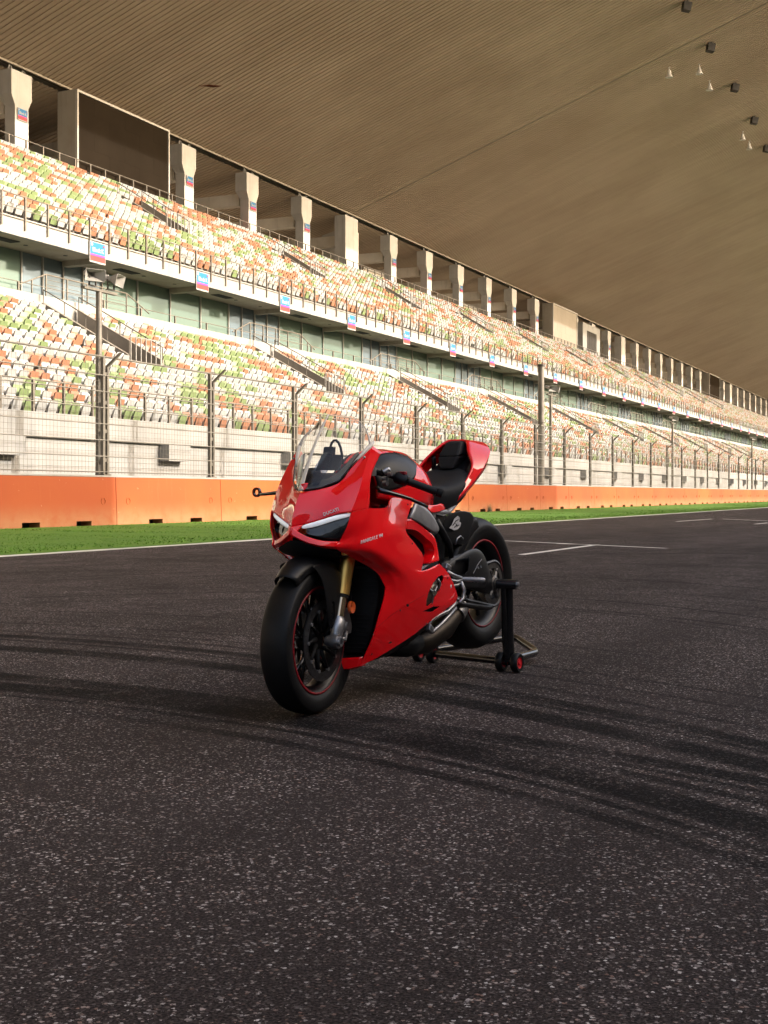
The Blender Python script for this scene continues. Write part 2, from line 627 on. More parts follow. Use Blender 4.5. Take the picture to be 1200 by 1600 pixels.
# blades of the mown verge: nobody could count them
gm = [mat('blade_dark', (0.058, 0.155, 0.005), 0.7), mat('blade_mid', (0.075, 0.195, 0.007), 0.7), mat('blade_light', (0.105, 0.23, 0.011), 0.7)]
g = MB()
rg = random.Random(3)
for i in range(52000):
    x = 12 + 150 * rg.random() ** 1.7
    y = 13.0 + 9.0 * rg.random()
    h = 0.012 + 0.02 * rg.random()
    s = 1.0 + x / 60.0
    a = rg.random() * pi
    w = 0.012 * s
    dx, dy = cos(a) * w, sin(a) * w
    lx, ly = rg.uniform(-.04, .04), rg.uniform(-.04, .04)
    n = len(g.v)
    g.v += [(x - dx, y - dy, 0.03), (x + dx, y + dy, 0.03), (x + lx, y + ly, 0.035 + h)]
    g.cur = rg.choice((0, 1, 1, 2))
    g.face(n, n + 1, n + 2)
tag(g.build('grass_blades', gm, recalc=False), 'short mown green grass between the track edge and orange wall', 'grass', kind='stuff')

# a small dry weed tuft at the foot of the wall

# ------------------------------------------------------------------ track wall with debris fence
U0, U1 = -40.0, 430.0
WALL_V = 22.0
PAN = 5.57
wall = thing('track_wall', 'long orange painted concrete barrier wall along the grass verge', 'wall', (0, WALL_V, 0))
pm = MB()
H = 1.37
# panel from x=0 to PAN-0.02 with two slots at its foot
sl = ((1.55, 2.25), (3.75, 4.40))
xs = [0.0]
for a, b_ in sl:
    xs += [a, b_]
xs += [PAN - 0.025]
for i in range(0, len(xs), 2):
    pm.box(xs[i], xs[i + 1], 0, 0.35, -0.02, 0.17)
pm.hexa([(0, 0, .17), (PAN - .025, 0, .17), (PAN - .025, .35, .17), (0, .35, .17), (0, 0.05, H), (PAN - .025, 0.05, H), (PAN - .025, .30, H), (0, .30, H)])
for cx in (0.55, 4.95):
    pm.lathe([(-0.012, 0.10), (-0.012, 0.085), (0.02, 0.085), (0.02, 0.10)], 16, (cx, 0.022, 0.70), 'Y', closed=True)
panel_me = pm.mesh('wall_panel', M['orange'])
n_pan = 0
u = 30.4 - 13 * PAN
while u < U1:
    link('wall_panel', panel_me, (u, 0, 0), wall)
    n_pan += 1
    u += PAN
bk = MB()
bk.box(U0 - 10, U1, 0.36, 0.40, -0.02, 1.2)
bk.build('back_board', M['dark_slot'], wall)
cp = MB()
cp.box(U0 - 10, U1, 0.04, 0.33, H + 0.003, H + 0.05)
cp.build('coping', M['white_conc'], wall)

fence = thing('debris_fence', 'tall steel catch fence of posts, cables and wire mesh on the orange wall', 'fence', (0, WALL_V + 0.2, 0))
fm = MB()
fm.box(-0.14, -0.05, -0.05, 0.05, 1.42, 4.75)
fm.box(0.05, 0.14, -0.05, 0.05, 1.42, 4.45)
fm.hexa([(0.05, -.05, 4.45), (.14, -.05, 4.45), (.14, .05, 4.45), (.05, .05, 4.45),
         (0.22, -.40, 4.85), (.29, -.40, 4.85), (.29, -.31, 4.85), (.22, -.31, 4.85)])
for z in (1.8, 2.6, 3.4, 4.2):
    fm.box(-0.049, 0.049, -0.03, 0.03, z, z + 0.10)
fm.box(-0.16, 0.16, -0.10, 0.10, 1.42, 1.45)
post_me = fm.mesh('fence_post', M['steel'])
pu = [30.1 - 12 * PAN + i * PAN for i in range(84)]
for u in pu:
    link('fence_post', post_me, (u, 0, 0), fence)
cb = MB()
for z in (1.52, 1.95, 2.4, 2.85, 3.3, 3.75, 4.2):
    cb.tube([(U0, -0.05, z), (U1, -0.05, z)], 0.016, 5)
cb.build('cables', M['steel'], fence)
tr = MB()
tr.tube([(U0, -0.02, 4.72), (U1, -0.02, 4.72)], 0.03, 6)
tr.build('top_rail', M['steel'], fence)
wm = MB()
wr = 0.004
x = 0.12
while x < PAN - 0.1:
    wm.tube([(x, 0.06, 1.46), (x, 0.06, 4.65)], wr, 3, False)
    x += 0.15
z = 1.5
while z < 4.65:
    wm.tube([(0.1, 0.065, z), (PAN - 0.1, 0.065, z)], wr, 3, False)
    z += 0.15
mesh_me = wm.mesh('wire_mesh', M['steel'], recalc=False)
for u in pu:
    if 10 < u < 130:
        link('wire_mesh', mesh_me, (u, 0, 0), fence)

# poles standing at the fence: tannoy poles and one lamp post
def horn(parent, cx, rz, z):
    h = MB()
    w = [(0.02, 0.07, 0.05), (-0.14, 0.11, 0.08), (-0.38, 0.30, 0.17)]
    rows = []
    for (y, a, b_) in w:
        rows.append([(-a, y, -b_), (a, y, -b_), (a, y, b_), (-a, y, b_)])
    h.grid(rows, True)
    h.lathe([(0.0, 0.0), (0.0, 0.09), (0.22, 0.09), (0.24, 0.0)], 12, (0, 0, 0), 'Y')
    o = h.build('horn', M['pale_metal'], parent, solid=0.012)
    o.location = (cx, 0, z)
    o.rotation_euler = (radians(14), 0, rz)
    b = MB()
    b.box(cx - 0.16, cx - 0.13, -0.12, -0.08, z - 0.32, z - 0.05)
    b.box(cx + 0.13, cx + 0.16, -0.12, -0.08, z - 0.32, z - 0.05)
    b.box(cx - 0.16, cx + 0.16, -0.12, -0.08, z - 0.36, z - 0.32)
    b.build('horn_bracket', M['dark_steel'], parent)


POLE_TXT = {30.1: 'grey tannoy pole with two horn speakers, nearest pole at the left of the fence',
            72.6: 'grey tannoy pole with horn speakers just right of the thick lamp post',
            105.5: 'tannoy pole with horn speakers rising above the fence in the right third of the picture',
            146.0: 'farthest tannoy pole with horn speakers, near the right picture edge'}
for u, txt in POLE_TXT.items():
    t = thing('speaker_pole', txt, 'pole', (u + 0.02, WALL_V + 0.42, 0), 0, 'tannoy poles along the fence')
    p = MB()
    p.tube([(0, 0, 0), (0, 0, 3.2), (0, 0, 6.55)], [0.105, 0.095, 0.085], 14)
    p.build('pole_shaft', M['steel'], t, smooth=True, angle=40)
    p = MB()
    p.box(-0.75, 0.75, -0.09, 0.05, 6.55, 6.62)
    p.build('cross_arm', M['steel'], t)
    horn(t, -0.42, -0.5, 7.0)
    horn(t, 0.42, 0.25, 7.0)
t = thing('lamp_post', 'thick grey post standing behind the fence right of the motorcycle', 'post', (71.06, WALL_V + 0.5, 0))
p = MB()
p.tube([(0, 0, 0), (0, 0, 8.1)], [0.20, 0.17], 16)
p.build('post_shaft', M['steel'], t, smooth=True, angle=40)
p = MB()
p.lathe([(8.1, 0.21), (8.22, 0.21), (8.22, 0.02)], 16, (0, 0, 0), 'Z')
p.build('post_cap', M['dark_steel'], t)

# ------------------------------------------------------------------ grandstand
stand = thing('grandstand', 'long two-tier concrete grandstand with white balcony front and glazed middle floor', 'grandstand')
L_N, L_V, L_D, L_Z, L_R = 14, 25.55, 0.68, 3.0, 0.372
T_N, T_V, T_D, T_Z, T_R = 16, 35.5, 0.70, 11.9, 0.437
BAY = 16.9


def stepped(name, n, v, d, z, r, zb, m):
    g = MB()
    pts = []
    for i in range(n):
        pts += [(v + i * d, z + i * r), (v + (i + 1) * d, z + i * r)]
    pts = [(v, zb)] + pts + [(v + n * d, zb)]
    rows = [[(U0, y, q) for (y, q) in pts], [(U1, y, q) for (y, q) in pts]]
    g.grid(rows)
    return g.build(name, m, stand)


stepped('lower_terrace', L_N, L_V - 0.35, L_D, L_Z, L_R, 0.0, M['tread'])
stepped('upper_terrace', T_N, T_V - 0.35, T_D, T_Z, T_R, 11.35, M['tread'])
# front wall of the lower tier
g = MB()
g.box(U0, U1, 24.85, 25.19, -0.02, 2.55)
g.build('front_wall', M['white_conc'], stand)
g = MB()
g.box(U0, U1, 24.72, 25.192, 2.553, 3.28)
g.build('front_ledge', M['white_conc'], stand)
bm_ = MB()
bm_.box(0, 1.3, 24.45, 24.848, 2.0, 2.55)
bkt = bm_.mesh('wall_bracket', M['white_conc'])
for i in range(-2, 34):
    link('wall_bracket', bkt, (28.2 + i * 8.45, 0, 0), stand)
# parapet behind the lower tier and walkway to the glass
g = MB()
g.box(U0, U1, 34.75, 35.0, 6, 9.0)
g.build('rear_parapet', M['white_conc'], stand)
g = MB()
g.box(U0, U1, 35.003, 37.05, 8.0, 8.25)
g.build('walkway', M['conc'], stand)
# balcony
g = MB()
g.box(U0, U1, 34.9, 35.14, 11.2, 11.95)
g.build('balcony_fascia', M['white_conc'], stand)
g = MB()
g.box(U0, U1, 35.143, 37.6, 11.22, 11.34)
g.build('balcony_soffit', M['soffit'], stand)
vent = MB()
vent.box(0, 1.5, 35.7, 36.2, 11.195, 11.218)
vent_me = vent.mesh('soffit_vent', M['dark_slot'])
vent2 = MB()
vent2.lathe([(11.2, 0.0), (11.2, 0.09), (11.218, 0.10)], 12, (0, 36.0, 0), 'Z')
dl_me = vent2.mesh('downlight', M['dark_steel'])
bmz = MB()
bmz.box(0, 0.4, 35.15, 37.0, 10.98, 11.217)
beam_me = bmz.mesh('soffit_beam', M['soffit'])
for i in range(-1, 20):
    b0 = 40.0 + i * 8.45
    link('soffit_vent', vent_me, (b0 + 1.2, 0, 0), stand)
    link('downlight', dl_me, (b0 + 3.4, 0, 0), stand)
    link('downlight', dl_me, (b0 + 6.0, 0, 0), stand)
    link('soffit_beam', beam_me, (b0 - 1.4, 0, 0), stand)

# glazing: per bay four door leaves and four wide panes, each pane its own piece
def make_glass(name, c):
    m = bpy.data.materials.new(name)
    m.use_nodes = True
    nt = m.node_tree
    b = nt.nodes['Principled BSDF']
    W = node(nt, 'ShaderNodeNewGeometry').outputs['Position']
    n = noise_n(nt, W, 0.5, 3)
    col = mixc(nt, smooth(nt, n, 0.3, 0.7), tuple(x * 0.95 for x in c), c)
    nt.links.new(col, b.inputs['Base Color'])
    b.inputs['Roughness'].default_value = 0.06
    b.inputs['Specular IOR Level'].default_value = 0.9
    b.inputs['Metallic'].default_value = 0.35
    return m


M['glass_g'] = make_glass('tinted_film_glass', (0.16, 0.235, 0.20))
M['glass_b'] = make_glass('blue_door_glass', (0.17, 0.23, 0.27))
wide, leaf = MB(), MB()
wide.box(0.04, 2.78, 37.1, 37.14, 8.27, 11.215)
leaf.box(0.035, 1.36, 37.1, 37.14, 8.27, 11.215)
wide_me = wide.mesh('window_pane', M['glass_g'])
leaf_me = leaf.mesh('door_leaf', M['glass_b'])
mu = MB()
mu.box(-0.035, 0.035, 37.03, 37.16, 8.252, 11.218)
mul_me = mu.mesh('mullion', M['pale_metal'])
for i in range(-4, 23):
    b0 = 44.4 + i * BAY
    for j in range(4):
        link('door_leaf', leaf_me, (b0 + 1.4 * j, 0, 0), stand)
        link('mullion', mul_me, (b0 + 1.4 * j, 0, 0), stand)
        link('window_pane', wide_me, (b0 + 5.62 + 2.82 * j, 0, 0), stand)
        link('mullion', mul_me, (b0 + 5.62 + 2.82 * j, 0, 0), stand)

# ------------------------------------------------------------------ railings
def railing(name, label, v, z0, h, u_a, u_b, step, drop=0.0, mids=(0.5,), indiv=200, rr=0.026):
    t = thing(name, label, 'railing', (0, v, z0))
    p = MB()
    p.box(-0.036, 0.036, -0.036, 0.036, -drop, h)
    me = p.mesh('rail_post', M['rail'])
    far = MB()
    u = u_a
    while u < u_b:
        if u < indiv:
            link('rail_post', me, (u, 0, 0), t)
        else:
            far.box(u - .028, u + .028, -.028, .028, -drop, h)
        u += step
    if far.v:
        tag(far.build('far_posts', M['rail'], t), kind='stuff')
    r = MB()
    r.tube([(u_a, 0, h), (u_b, 0, h)], rr, 6)
    r.build('handrail', M['rail'], t)
    for k in mids:
        r = MB()
        r.tube([(u_a, 0.003, h * k), (u_b, 0.003, h * k)], rr * 0.6, 5)
        r.build('mid_rail', M['rail'], t)
    return t


railing('front_railing', 'steel guard railing along the front row of the lower stand', 24.95, 3.0, 1.22, 8.0, U1, 1.4, 0.75, (0.06, 0.55))
railing('balcony_railing', 'steel guard railing along the white balcony front of the upper stand', 34.86, 11.75, 1.05, 8.4, U1, 1.4, 0.28, (0.12, 0.5))
railing('rear_railing', 'thin railing behind the top row of the upper stand', 46.75, 18.9, 1.05, 20.0, U1, 1.4, 0.3, (0.5,))
railing('parapet_railing', 'low railing on the parapet in front of the glazed floor', 34.88, 9.0, 0.38, 8.0, U1, 2.8, 0.0, (), 240, 0.018)
# raised rails before each set of doors
for i in range(-1, 9):
    b0 = 44.2 + i * BAY
    t = thing('door_railing', 'sloping handrail round the %s set of glass doors from the left' % ordinal(i + 2), 'railing', (b0, 35.6, 8.25), 0, 'handrails before the doors')
    r = MB()
    r.tube([(-1.8, 0, 1.15), (0, 0, 1.85), (5.7, 0, 1.85), (7.5, 0, 1.15)], 0.03, 6)
    r.build('handrail', M['rail'], t)
    for k in range(1, 5):
        r = MB()
        z = 1.85 - 0.2 * k
        r.tube([(0.05, 0.02, z), (5.65, 0.02, z)], 0.012, 5)
        r.build('mid_rail', M['rail'], t)
    for x in (-0.9, 0, 1.4, 2.8, 4.2, 5.7, 6.6):
        r = MB()
        top = 1.85 if 0 <= x <= 5.7 else 1.5
        r.box(x - .025, x + .025, -.025, .025, 0, top)
        r.build('rail_post', M['rail'], t)

# ------------------------------------------------------------------ vomitories: walled stair openings in both tiers
VOM_L = [42.7 + BAY * i for i in range(-2, 22)]
VOM_U = [60.2 + BAY * i for i in range(-3, 21)]


def vomitory(u, v0, v1, zf, tier, idx):
    t = thing('stair_opening', '%s walled stair opening from the left in the %s stand' % (ordinal(idx), tier), 'stairs', (u, 0, 0), 0, 'stair openings in the %s stand' % tier)
    for x0 in (0.0, 2.3):
        w = MB()
        o = []
        for (y, z) in ((v0, zf(v0) - 0.6), (v1, zf(v1) - 0.6), (v1, zf(v1) + 0.72), (v0, zf(v0) + 0.72)):
            o.append((x0, y, z))
        w.prism(o, (0.2, 0, 0))
        w.build('side_wall', M['conc'], t)
        r = MB()
        r.tube([(x0 + .1, v0, zf(v0) + 1.25), (x0 + .1, v1, zf(v1) + 1.25)], 0.024, 6)
        for k in range(5):
            y = v0 + (v1 - v0) * k / 4
            r.tube([(x0 + .1, y, zf(y) + 0.6), (x0 + .1, y, zf(y) + 1.25)], 0.022, 5)
        r.build('handrail', M['rail'], t)
    w = MB()
    w.box(0.2, 2.3, v0 - 0.1, v0 + 0.05, zf(v0) - 0.4, zf(v0) + 0.45)
    w.build('front_wall', M['white_conc'], t)
    for k in range(7):
        r = MB()
        x = 0.15 + 0.345 * k
        r.box(x - .018, x + .018, v0 - .05, v0 - .014, zf(v0) + 0.45, zf(v0) + 1.45)
        r.build('guard_bar', M['pale_metal'], t)
    r = MB()
    r.tube([(0.1, v0 - .03, zf(v0) + 1.45), (2.3, v0 - .03, zf(v0) + 1.45)], 0.025, 6)
    r.build('top_bar', M['pale_metal'], t)


def zl(v):
    return L_Z + (v - L_V) / L_D * L_R


def zu(v):
    return T_Z + (v - T_V) / T_D * T_R


for k, u in enumerate([x for x in VOM_L if 30 < x < 210]):
    vomitory(u, 30.4, 34.6, zl, 'lower', k + 1)
for k, u in enumerate([x for x in VOM_U if 50 < x < 240]):
    vomitory(u, 40.4, 43.6, zu, 'upper', k + 1)

# ------------------------------------------------------------------ seats: tip-up shells
SEATM = [mat('seat_white', (0.325, 0.325, 0.318), 0.45, noise=(1.5, 0.12)), mat('seat_orange', (0.30, 0.138, 0.080), 0.45, noise=(1.5, 0.15)),
         mat('seat_green', (0.170, 0.225, 0.098), 0.45, noise=(1.5, 0.15))]
M['seat_arm'] = mat('seat_bracket', (0.05, 0.045, 0.04), 0.6, noise=(5, 0.2))


def seat_geo(lod):
    """seat with its pan folded up; faces towards -y; origin on the tread below the back"""
    g = MB()
    if lod == 0:
        # back shell: rounded top, slight scoop, leaning back
        pr = [(-.20, .40), (-.225, .46), (-.225, .76), (-.19, .82), (.19, .82), (.225, .76), (.225, .46), (.20, .40)]
        fr = [(x, 0.02 + (z - .4) * .22, z) for x, z in pr]
        bk = [(x * .97, y + 0.035, z) for x, y, z in fr]
        n = len(pr)
        base = len(g.v)
        g.v += fr + bk
        g.face(*range(base, base + n))
        g.face(*[base + n + i for i in range(n)][::-1])
        for i in range(n):
            j = (i + 1) % n
            g.face(base + i, base + n + i, base + n + j, base + j)
        # folded pan in front
        pr = [(-.19, .34), (-.205, .40), (-.195, .66), (-.16, .70), (.16, .70), (.195, .66), (.205, .40), (.19, .34)]
        fr = [(x, -0.06 - (z - .34) * .34, z) for x, z in pr]
        bk = [(x, y + 0.055, z) for x, y, z in fr]
        base = len(g.v)
        g.v += fr + bk
        g.face(*range(base, base + n))
        g.face(*[base + n + i for i in range(n)][::-1])
        for i in range(n):
            j = (i + 1) % n
            g.face(base + i, base + n + i, base + n + j, base + j)
        return g
    g.hexa([(-.22, .0, .38), (.22, .0, .38), (.22, .05, .38), (-.22, .05, .38),
            (-.21, .09, .82), (.21, .09, .82), (.21, .13, .82), (-.21, .13, .82)])
    g.hexa([(-.19, -.06, .34), (.19, -.06, .34), (.19, -.01, .34), (-.19, -.01, .34),
            (-.18, -.18, .70), (.18, -.18, .70), (.18, -.12, .70), (-.18, -.12, .70)])
    return g


PITCH = 0.545
near = seat_geo(0)
brk_ = MB()
brk_.box(-.25, -.235, -.10, .10, 0.0, 0.5)
brk_.box(.235, .25, -.10, .10, 0.0, 0.5)
brk_.box(-.235, .235, 0.0, .06, 0.30, 0.34)
seat_me = []
for m in SEATM:
    g2 = MB()
    g2.v, g2.f, g2.mi = list(near.v), list(near.f), [0] * len(near.f)
    seat_me.append(g2.mesh('stadium_seat', m))
brk_me = brk_.mesh('seat_bracket', M['seat_arm'])

rs = random.Random(11)
seats = []            # (distance, tier, row, u, v, z, colour)
FWD = (cos(YAW), sin(YAW))
for tier, n, v0, d, z0, r, voms, vr in (('lower', L_N, L_V, L_D, L_Z, L_R, VOM_L, (30.2, 34.9)), ('upper', T_N, T_V, T_D, T_Z, T_R, VOM_U, (40.2, 43.8))):
    for i in range(n):
        v = v0 + i * d + 0.05
        z = z0 + i * r
        u = 8.0
        last = 0
        while u < 360:
            u += PITCH
            if vr[0] < v < vr[1] and any(x - 0.25 < u < x + 2.75 for x in voms):
                continue
            if rs.random() < 0.012:
                rs.random()
                continue
            c = rs.choices((0, 1, 2), (0.52, 0.29, 0.19))[0]
            if last != c and rs.random() < 0.22:
                c = last
            last = c
            lam = u * FWD[0] + v * FWD[1]
            lat = u * FWD[1] - v * FWD[0]
            px = 600 + 2050 * lat / lam
            seats.append((lam if -5 < px < 1205 else 1e6 + lam, tier, i, u, v, z, c, px))
near_ids = sorted(range(len(seats)), key=lambda k: seats[k][0])[:300]
near_set = set(near_ids)
rowcount = {}
CN = ('white', 'orange', 'green')
for k in sorted(near_ids, key=lambda k: (seats[k][1], seats[k][2], seats[k][7])):
    lam, tier, i, u, v, z, c, px = seats[k]
    rowcount[(tier, i)] = rowcount.get((tier, i), 0) + 1
    o = link('stadium_seat', seat_me[c], (u, v, z), None, rs.uniform(-.02, .02))
    o.rotation_euler = (rs.uniform(-.03, .03), 0, rs.uniform(-.02, .02))
    tag(o, '%s seat, %s from the left edge, %s row of %s stand' % (CN[c], ordinal(rowcount[(tier, i)]), ordinal(i + 1), tier),
        'seat', 'folding seats of the grandstand')
    if i < 2:
        link('seat_bracket', brk_me, (0, 0, 0), o)
g = MB()
g0, g1 = seat_geo(0), seat_geo(1)
for k, (lam, tier, i, u, v, z, c, px) in enumerate(seats):
    if k in near_set:
        continue
    if lam > 1e5 and (px < -250 or px > 1450):
        continue
    src = g0 if u < 62 else g1
    n = len(g.v)
    jz = rs.uniform(-.02, .02)
    jy = rs.uniform(-.03, .03)
    g.v += [(x + u, y + v + jy, q + z + jz) for (x, y, q) in src.v]
    g.f += [tuple(n + a for a in f_) for f_ in src.f]
    g.mi += [c] * len(src.f)
tag(g.build('stadium_seats', SEATM, recalc=False), 'rows of white, orange and green folding seats filling both stand tiers', 'seats', 'folding seats of the grandstand', kind='stuff')

# ------------------------------------------------------------------ concourse behind the upper tier
con = thing('concourse', 'beige concourse with concrete pillars behind the top row of seats', 'concourse')
g = MB()
g.box(U0, U1, 46.4, 58.0, 18.2, 18.6)
g.build('floor_slab', M['conc'], con)
g = MB()
g.box(U0, U1, 57.6, 58.0, 18.603, 22.2)
g.build('back_wall', M['beige'], con)
PIL = [74.5 + 8.42 * i for i in range(-13, 40)]
core = {3}
pm = MB()
# (half width along x, front y, back y) by height: shaft, flare, head
lv = [(18.6, .56, 0.0, .70), (22.25, .56, 0.0, .70), (22.8, .85, 0.0, .95), (24.15, .85, 0.0, .95)]
rows = [[(-w, a, z), (w, a, z), (w, b_, z), (-w, b_, z)] for (z, w, a, b_) in lv]
pm.grid(rows, True)
pm.face(len(pm.v) - 4, len(pm.v) - 3, len(pm.v) - 2, len(pm.v) - 1)
M['pillar'] = make_concrete('pillar_concrete', (0.42, 0.40, 0.37), (0.51, 0.49, 0.46))
pil_me = pm.mesh('pillar', M['pillar'])
tp = MB()
for sx in (-.55, .55):
    for dx in (-.16, .16):
        tp.tube([(sx + dx, .35, 24.14), (sx, .35, 24.66)], 0.045, 5)
tri_me = tp.mesh('bearing_struts', M['pale_metal'])
bm2 = MB()
bm2.box(-.35, .35, .96, 9.0, 21.9, 22.75)
M['bounce_cream'] = make_concrete('bounce_cream_concrete', (0.66, 0.60, 0.50), (0.76, 0.71, 0.62))  # bounced light put into the colour: paler than the beams' own concrete
beam2_me = bm2.mesh('rear_beam', M['bounce_cream'])
cm = MB()
cm.box(-1.5, .9, 0.0, 1.0, 18.6, 24.2)
cm.box(2.0, 4.2, 1.5, 4.0, 18.6, 23.8)
core_me = cm.mesh('stair_core', M['pillar'])
for i, u in enumerate(PIL):
    k = i - 13
    if k % 11 == 3:
        link('stair_core', core_me, (u, 48.1, 0), con)
    else:
        link('pillar', pil_me, (u, 48.1, 0), con)
    link('bearing_struts', tri_me, (u, 48.1, 0), con)
    link('rear_beam', beam2_me, (u, 48.1, 0), con)
rc = random.Random(5)
M['ac'] = mat('air_unit_metal', (0.42, 0.41, 0.40), 0.45, 0.4, noise=(2, 0.2))
M['red_fab'] = mat('red_panel', (0.55, 0.05, 0.03), 0.6, noise=(3, 0.2))
M['dark_in'] = mat('dark_doorway', (0.035, 0.03, 0.025), 0.8, noise=(2, 0.3))
kiosks = [(58.5, 5.5, 2.6, 'beige', 'low beige cabin on the concourse at the far left'), (79.0, 4.0, 2.9, 'ac', 'grey metal air unit on the concourse behind the first pillars'),
          (94.0, 5.0, 2.4, 'white_conc', 'white kiosk on the concourse left of the wide stair core'), (112.5, 5.0, 3.2, 'beige', 'beige kiosk on the concourse right of the stair core'),
          (122.0, 3.5, 2.6, 'white_conc', 'white kiosk on the concourse at the middle of the stand'), (138.0, 5.0, 3.2, 'beige', 'beige kiosk on the concourse left of the second screen'),
          (190.0, 5.0, 3.0, 'white_conc', 'white kiosk on the concourse right of the second screen')]
for (u, w, h, mm, lb) in kiosks:
    t = thing('kiosk', lb, 'kiosk', (u, 52.0, 18.603))
    g = MB()
    g.box(-w / 2, w / 2, 0, 3.0, 0, h)
    g.build('kiosk_body', M[mm], t)
    g = MB()
    g.box(-w / 4, w / 4, -0.03, -0.003, 0.1, min(h - .3, 2.1))
    g.build('doorway', M['dark_in'], t)
    g = MB()
    g.box(-w / 2 - .1, w / 2 + .1, -0.1, 3.1, h + .003, h + .15)
    g.build('kiosk_roof', M['pale_metal'], t)
for (u, w, lb) in ((80.6, 2.2, 'red panel on the concourse left of the second visible pillar'), (113.0, 3.0, 'red panel on the concourse behind the middle pillars'),
                   (147.5, 3.0, 'red panel on the concourse just left of the second screen')):
    t = thing('red_barrier', lb, 'barrier', (u, 48.9, 18.603), 0, 'red panels on the concourse')
    for k in range(4):
        g = MB()
        g.box(-w / 2 + k * w / 4, -w / 2 + (k + .92) * w / 4, 0, .08, 0.15, 1.5)
        g.build('barrier_panel', M['red_fab'], t)

# ------------------------------------------------------------------ roof: ribbed soffit rising out over the track
def make_roof():
    m = bpy.data.materials.new('roof_sheet')
    m.use_nodes = True
    nt = m.node_tree
    b = nt.nodes['Principled BSDF']
    W = node(nt, 'ShaderNodeNewGeometry').outputs['Position']
    info = node(nt, 'ShaderNodeObjectInfo')
    n = noise_n(nt, W, 0.09, 5, 0.6)
    c = mixc(nt, smooth(nt, n, 0.3, 0.7), (0.35, 0.274, 0.20), (0.425, 0.345, 0.262))
    mp = node(nt, 'ShaderNodeMapping')
    mp.inputs['Scale'].default_value = (1.2, 0.06, 0.06)
    nt.links.new(W, mp.inputs[0])
    s = smooth(nt, noise_n(nt, mp.outputs[0], 1, 4, 0.6), 0.3, 0.7, 0.93, 1.04)
    c = mixc(nt, 1.0, c, s, 'MULTIPLY')
    nt.links.new(c, b.inputs['Base Color'])
    b.inputs['Roughness'].default_value = 0.5
    b.inputs['Specular IOR Level'].default_value = 0.4
    return m


M['roof'] = make_roof()
M['trim'] = mat('roof_trim', (0.25, 0.215, 0.17), 0.6, noise=(1, 0.15))
M['roof_top'] = mat('roof_top', (0.35, 0.33, 0.30), 0.7, noise=(0.5, 0.2))
roof = thing('canopy_roof', 'huge ribbed tan metal roof sloping up from the stand over the track', 'roof')
RV0, RV1, RZ1, RS = 6.0, 48.3, 24.6, 0.37


def rz_(v):
    return RZ1 + (RV1 - v) * RS


STEP = 0.42
nrm = Vector((0, RS, 1)).normalized()      # upward normal of the soffit


def roof_strip(g, u, v0, v1, zf, n):
    prof = [(0.0, 0.0), (0.29, 0.0), (0.31, 0.05), (0.40, 0.05), (STEP, 0.0)]
    rows = []
    for v in (v0, v1):
        p = Vector((u, v, zf(v)))
        rows.append([p + Vector((x, 0, 0)) + n * h for x, h in prof])
    g.grid(rows)


g = MB()
roof_strip(g, 0, RV0, RV1, rz_, nrm)
strip_me = g.mesh('roof_panel', M['roof'], recalc=False)
far = MB()
SEAM = (33.5, 99.8, 166.1, 232.4, 298.7, 365)
cnt = 0
u = U0 - 20
while u < U1 + 20:
    if not any(abs(u + 0.2 - s) < 0.21 for s in SEAM[:2]):
        if 44 < u < 232 and cnt < 300:
            link('roof_panel', strip_me, (u, 0, 0), roof)
            cnt += 1
        else:
            roof_strip(far, u, RV0, RV1, rz_, nrm)
    u += STEP
for s_ in SEAM[:2]:
    g = MB()
    g.grid([[(s_ - .30, v, rz_(v) + .02), (s_ + .06, v, rz_(v) + .02)] for v in (RV0, RV1)])
    g.build('seam_cover', M['roof'], roof, solid=0.03)
tag(far.build('far_roof_panels', M['roof'], roof, recalc=False), kind='stuff')
g = MB()
g.hexa([(U0 - 20, RV0, rz_(RV0) + .25), (U1 + 20, RV0, rz_(RV0) + .25), (U1 + 20, RV1, rz_(RV1) + .25), (U0 - 20, RV1, rz_(RV1) + .25),
        (U0 - 20, RV0, rz_(RV0) + .6), (U1 + 20, RV0, rz_(RV0) + .6), (U1 + 20, RV1, rz_(RV1) + .6), (U0 - 20, RV1, rz_(RV1) + .6)])
g.build('roof_deck', M['roof_top'], roof)
g = MB()
g.box(U0 - 20, U1 + 20, RV0 - .5, RV0 - .01, rz_(RV0) - .5, rz_(RV0) + .8)
g.build('roof_edge', M['roof_top'], roof)
# trim where the rear roof hangs below the front one
g = MB()
g.box(U0 - 20, U1 + 20, RV1 - .06, RV1 + .12, RZ1 - .13, RZ1 - .02)
g.build('edge_trim', M['trim'], roof)
g = MB()
g.box(U0 - 20, U1 + 20, RV1 + .125, RV1 + .30, RZ1 - .10, RZ1 + .5)
g.build('edge_beam', M['dark_steel'], roof)
rear = MB()
n2 = Vector((0, 0.25, 1)).normalized()
u = U0 - 20
while u < U1 + 20:
    roof_strip(rear, u, RV1 + .31, 60, lambda v: RZ1 - .25 - (v - RV1) * 0.25, n2)
    u += STEP
tag(rear.build('rear_roof_panels', M['roof'], roof, recalc=False), kind='stuff')
g = MB()
g.hexa([(U0 - 20, RV1 + .31, RZ1 + .1), (U1 + 20, RV1 + .31, RZ1 + .1), (U1 + 20, 60, RZ1 - 2.8), (U0 - 20, 60, RZ1 - 2.8),
        (U0 - 20, RV1 + .31, RZ1 + .4), (U1 + 20, RV1 + .31, RZ1 + .4), (U1 + 20, 60, RZ1 - 2.4), (U0 - 20, 60, RZ1 - 2.4)])
g.build('rear_deck', M['roof_top'], roof)

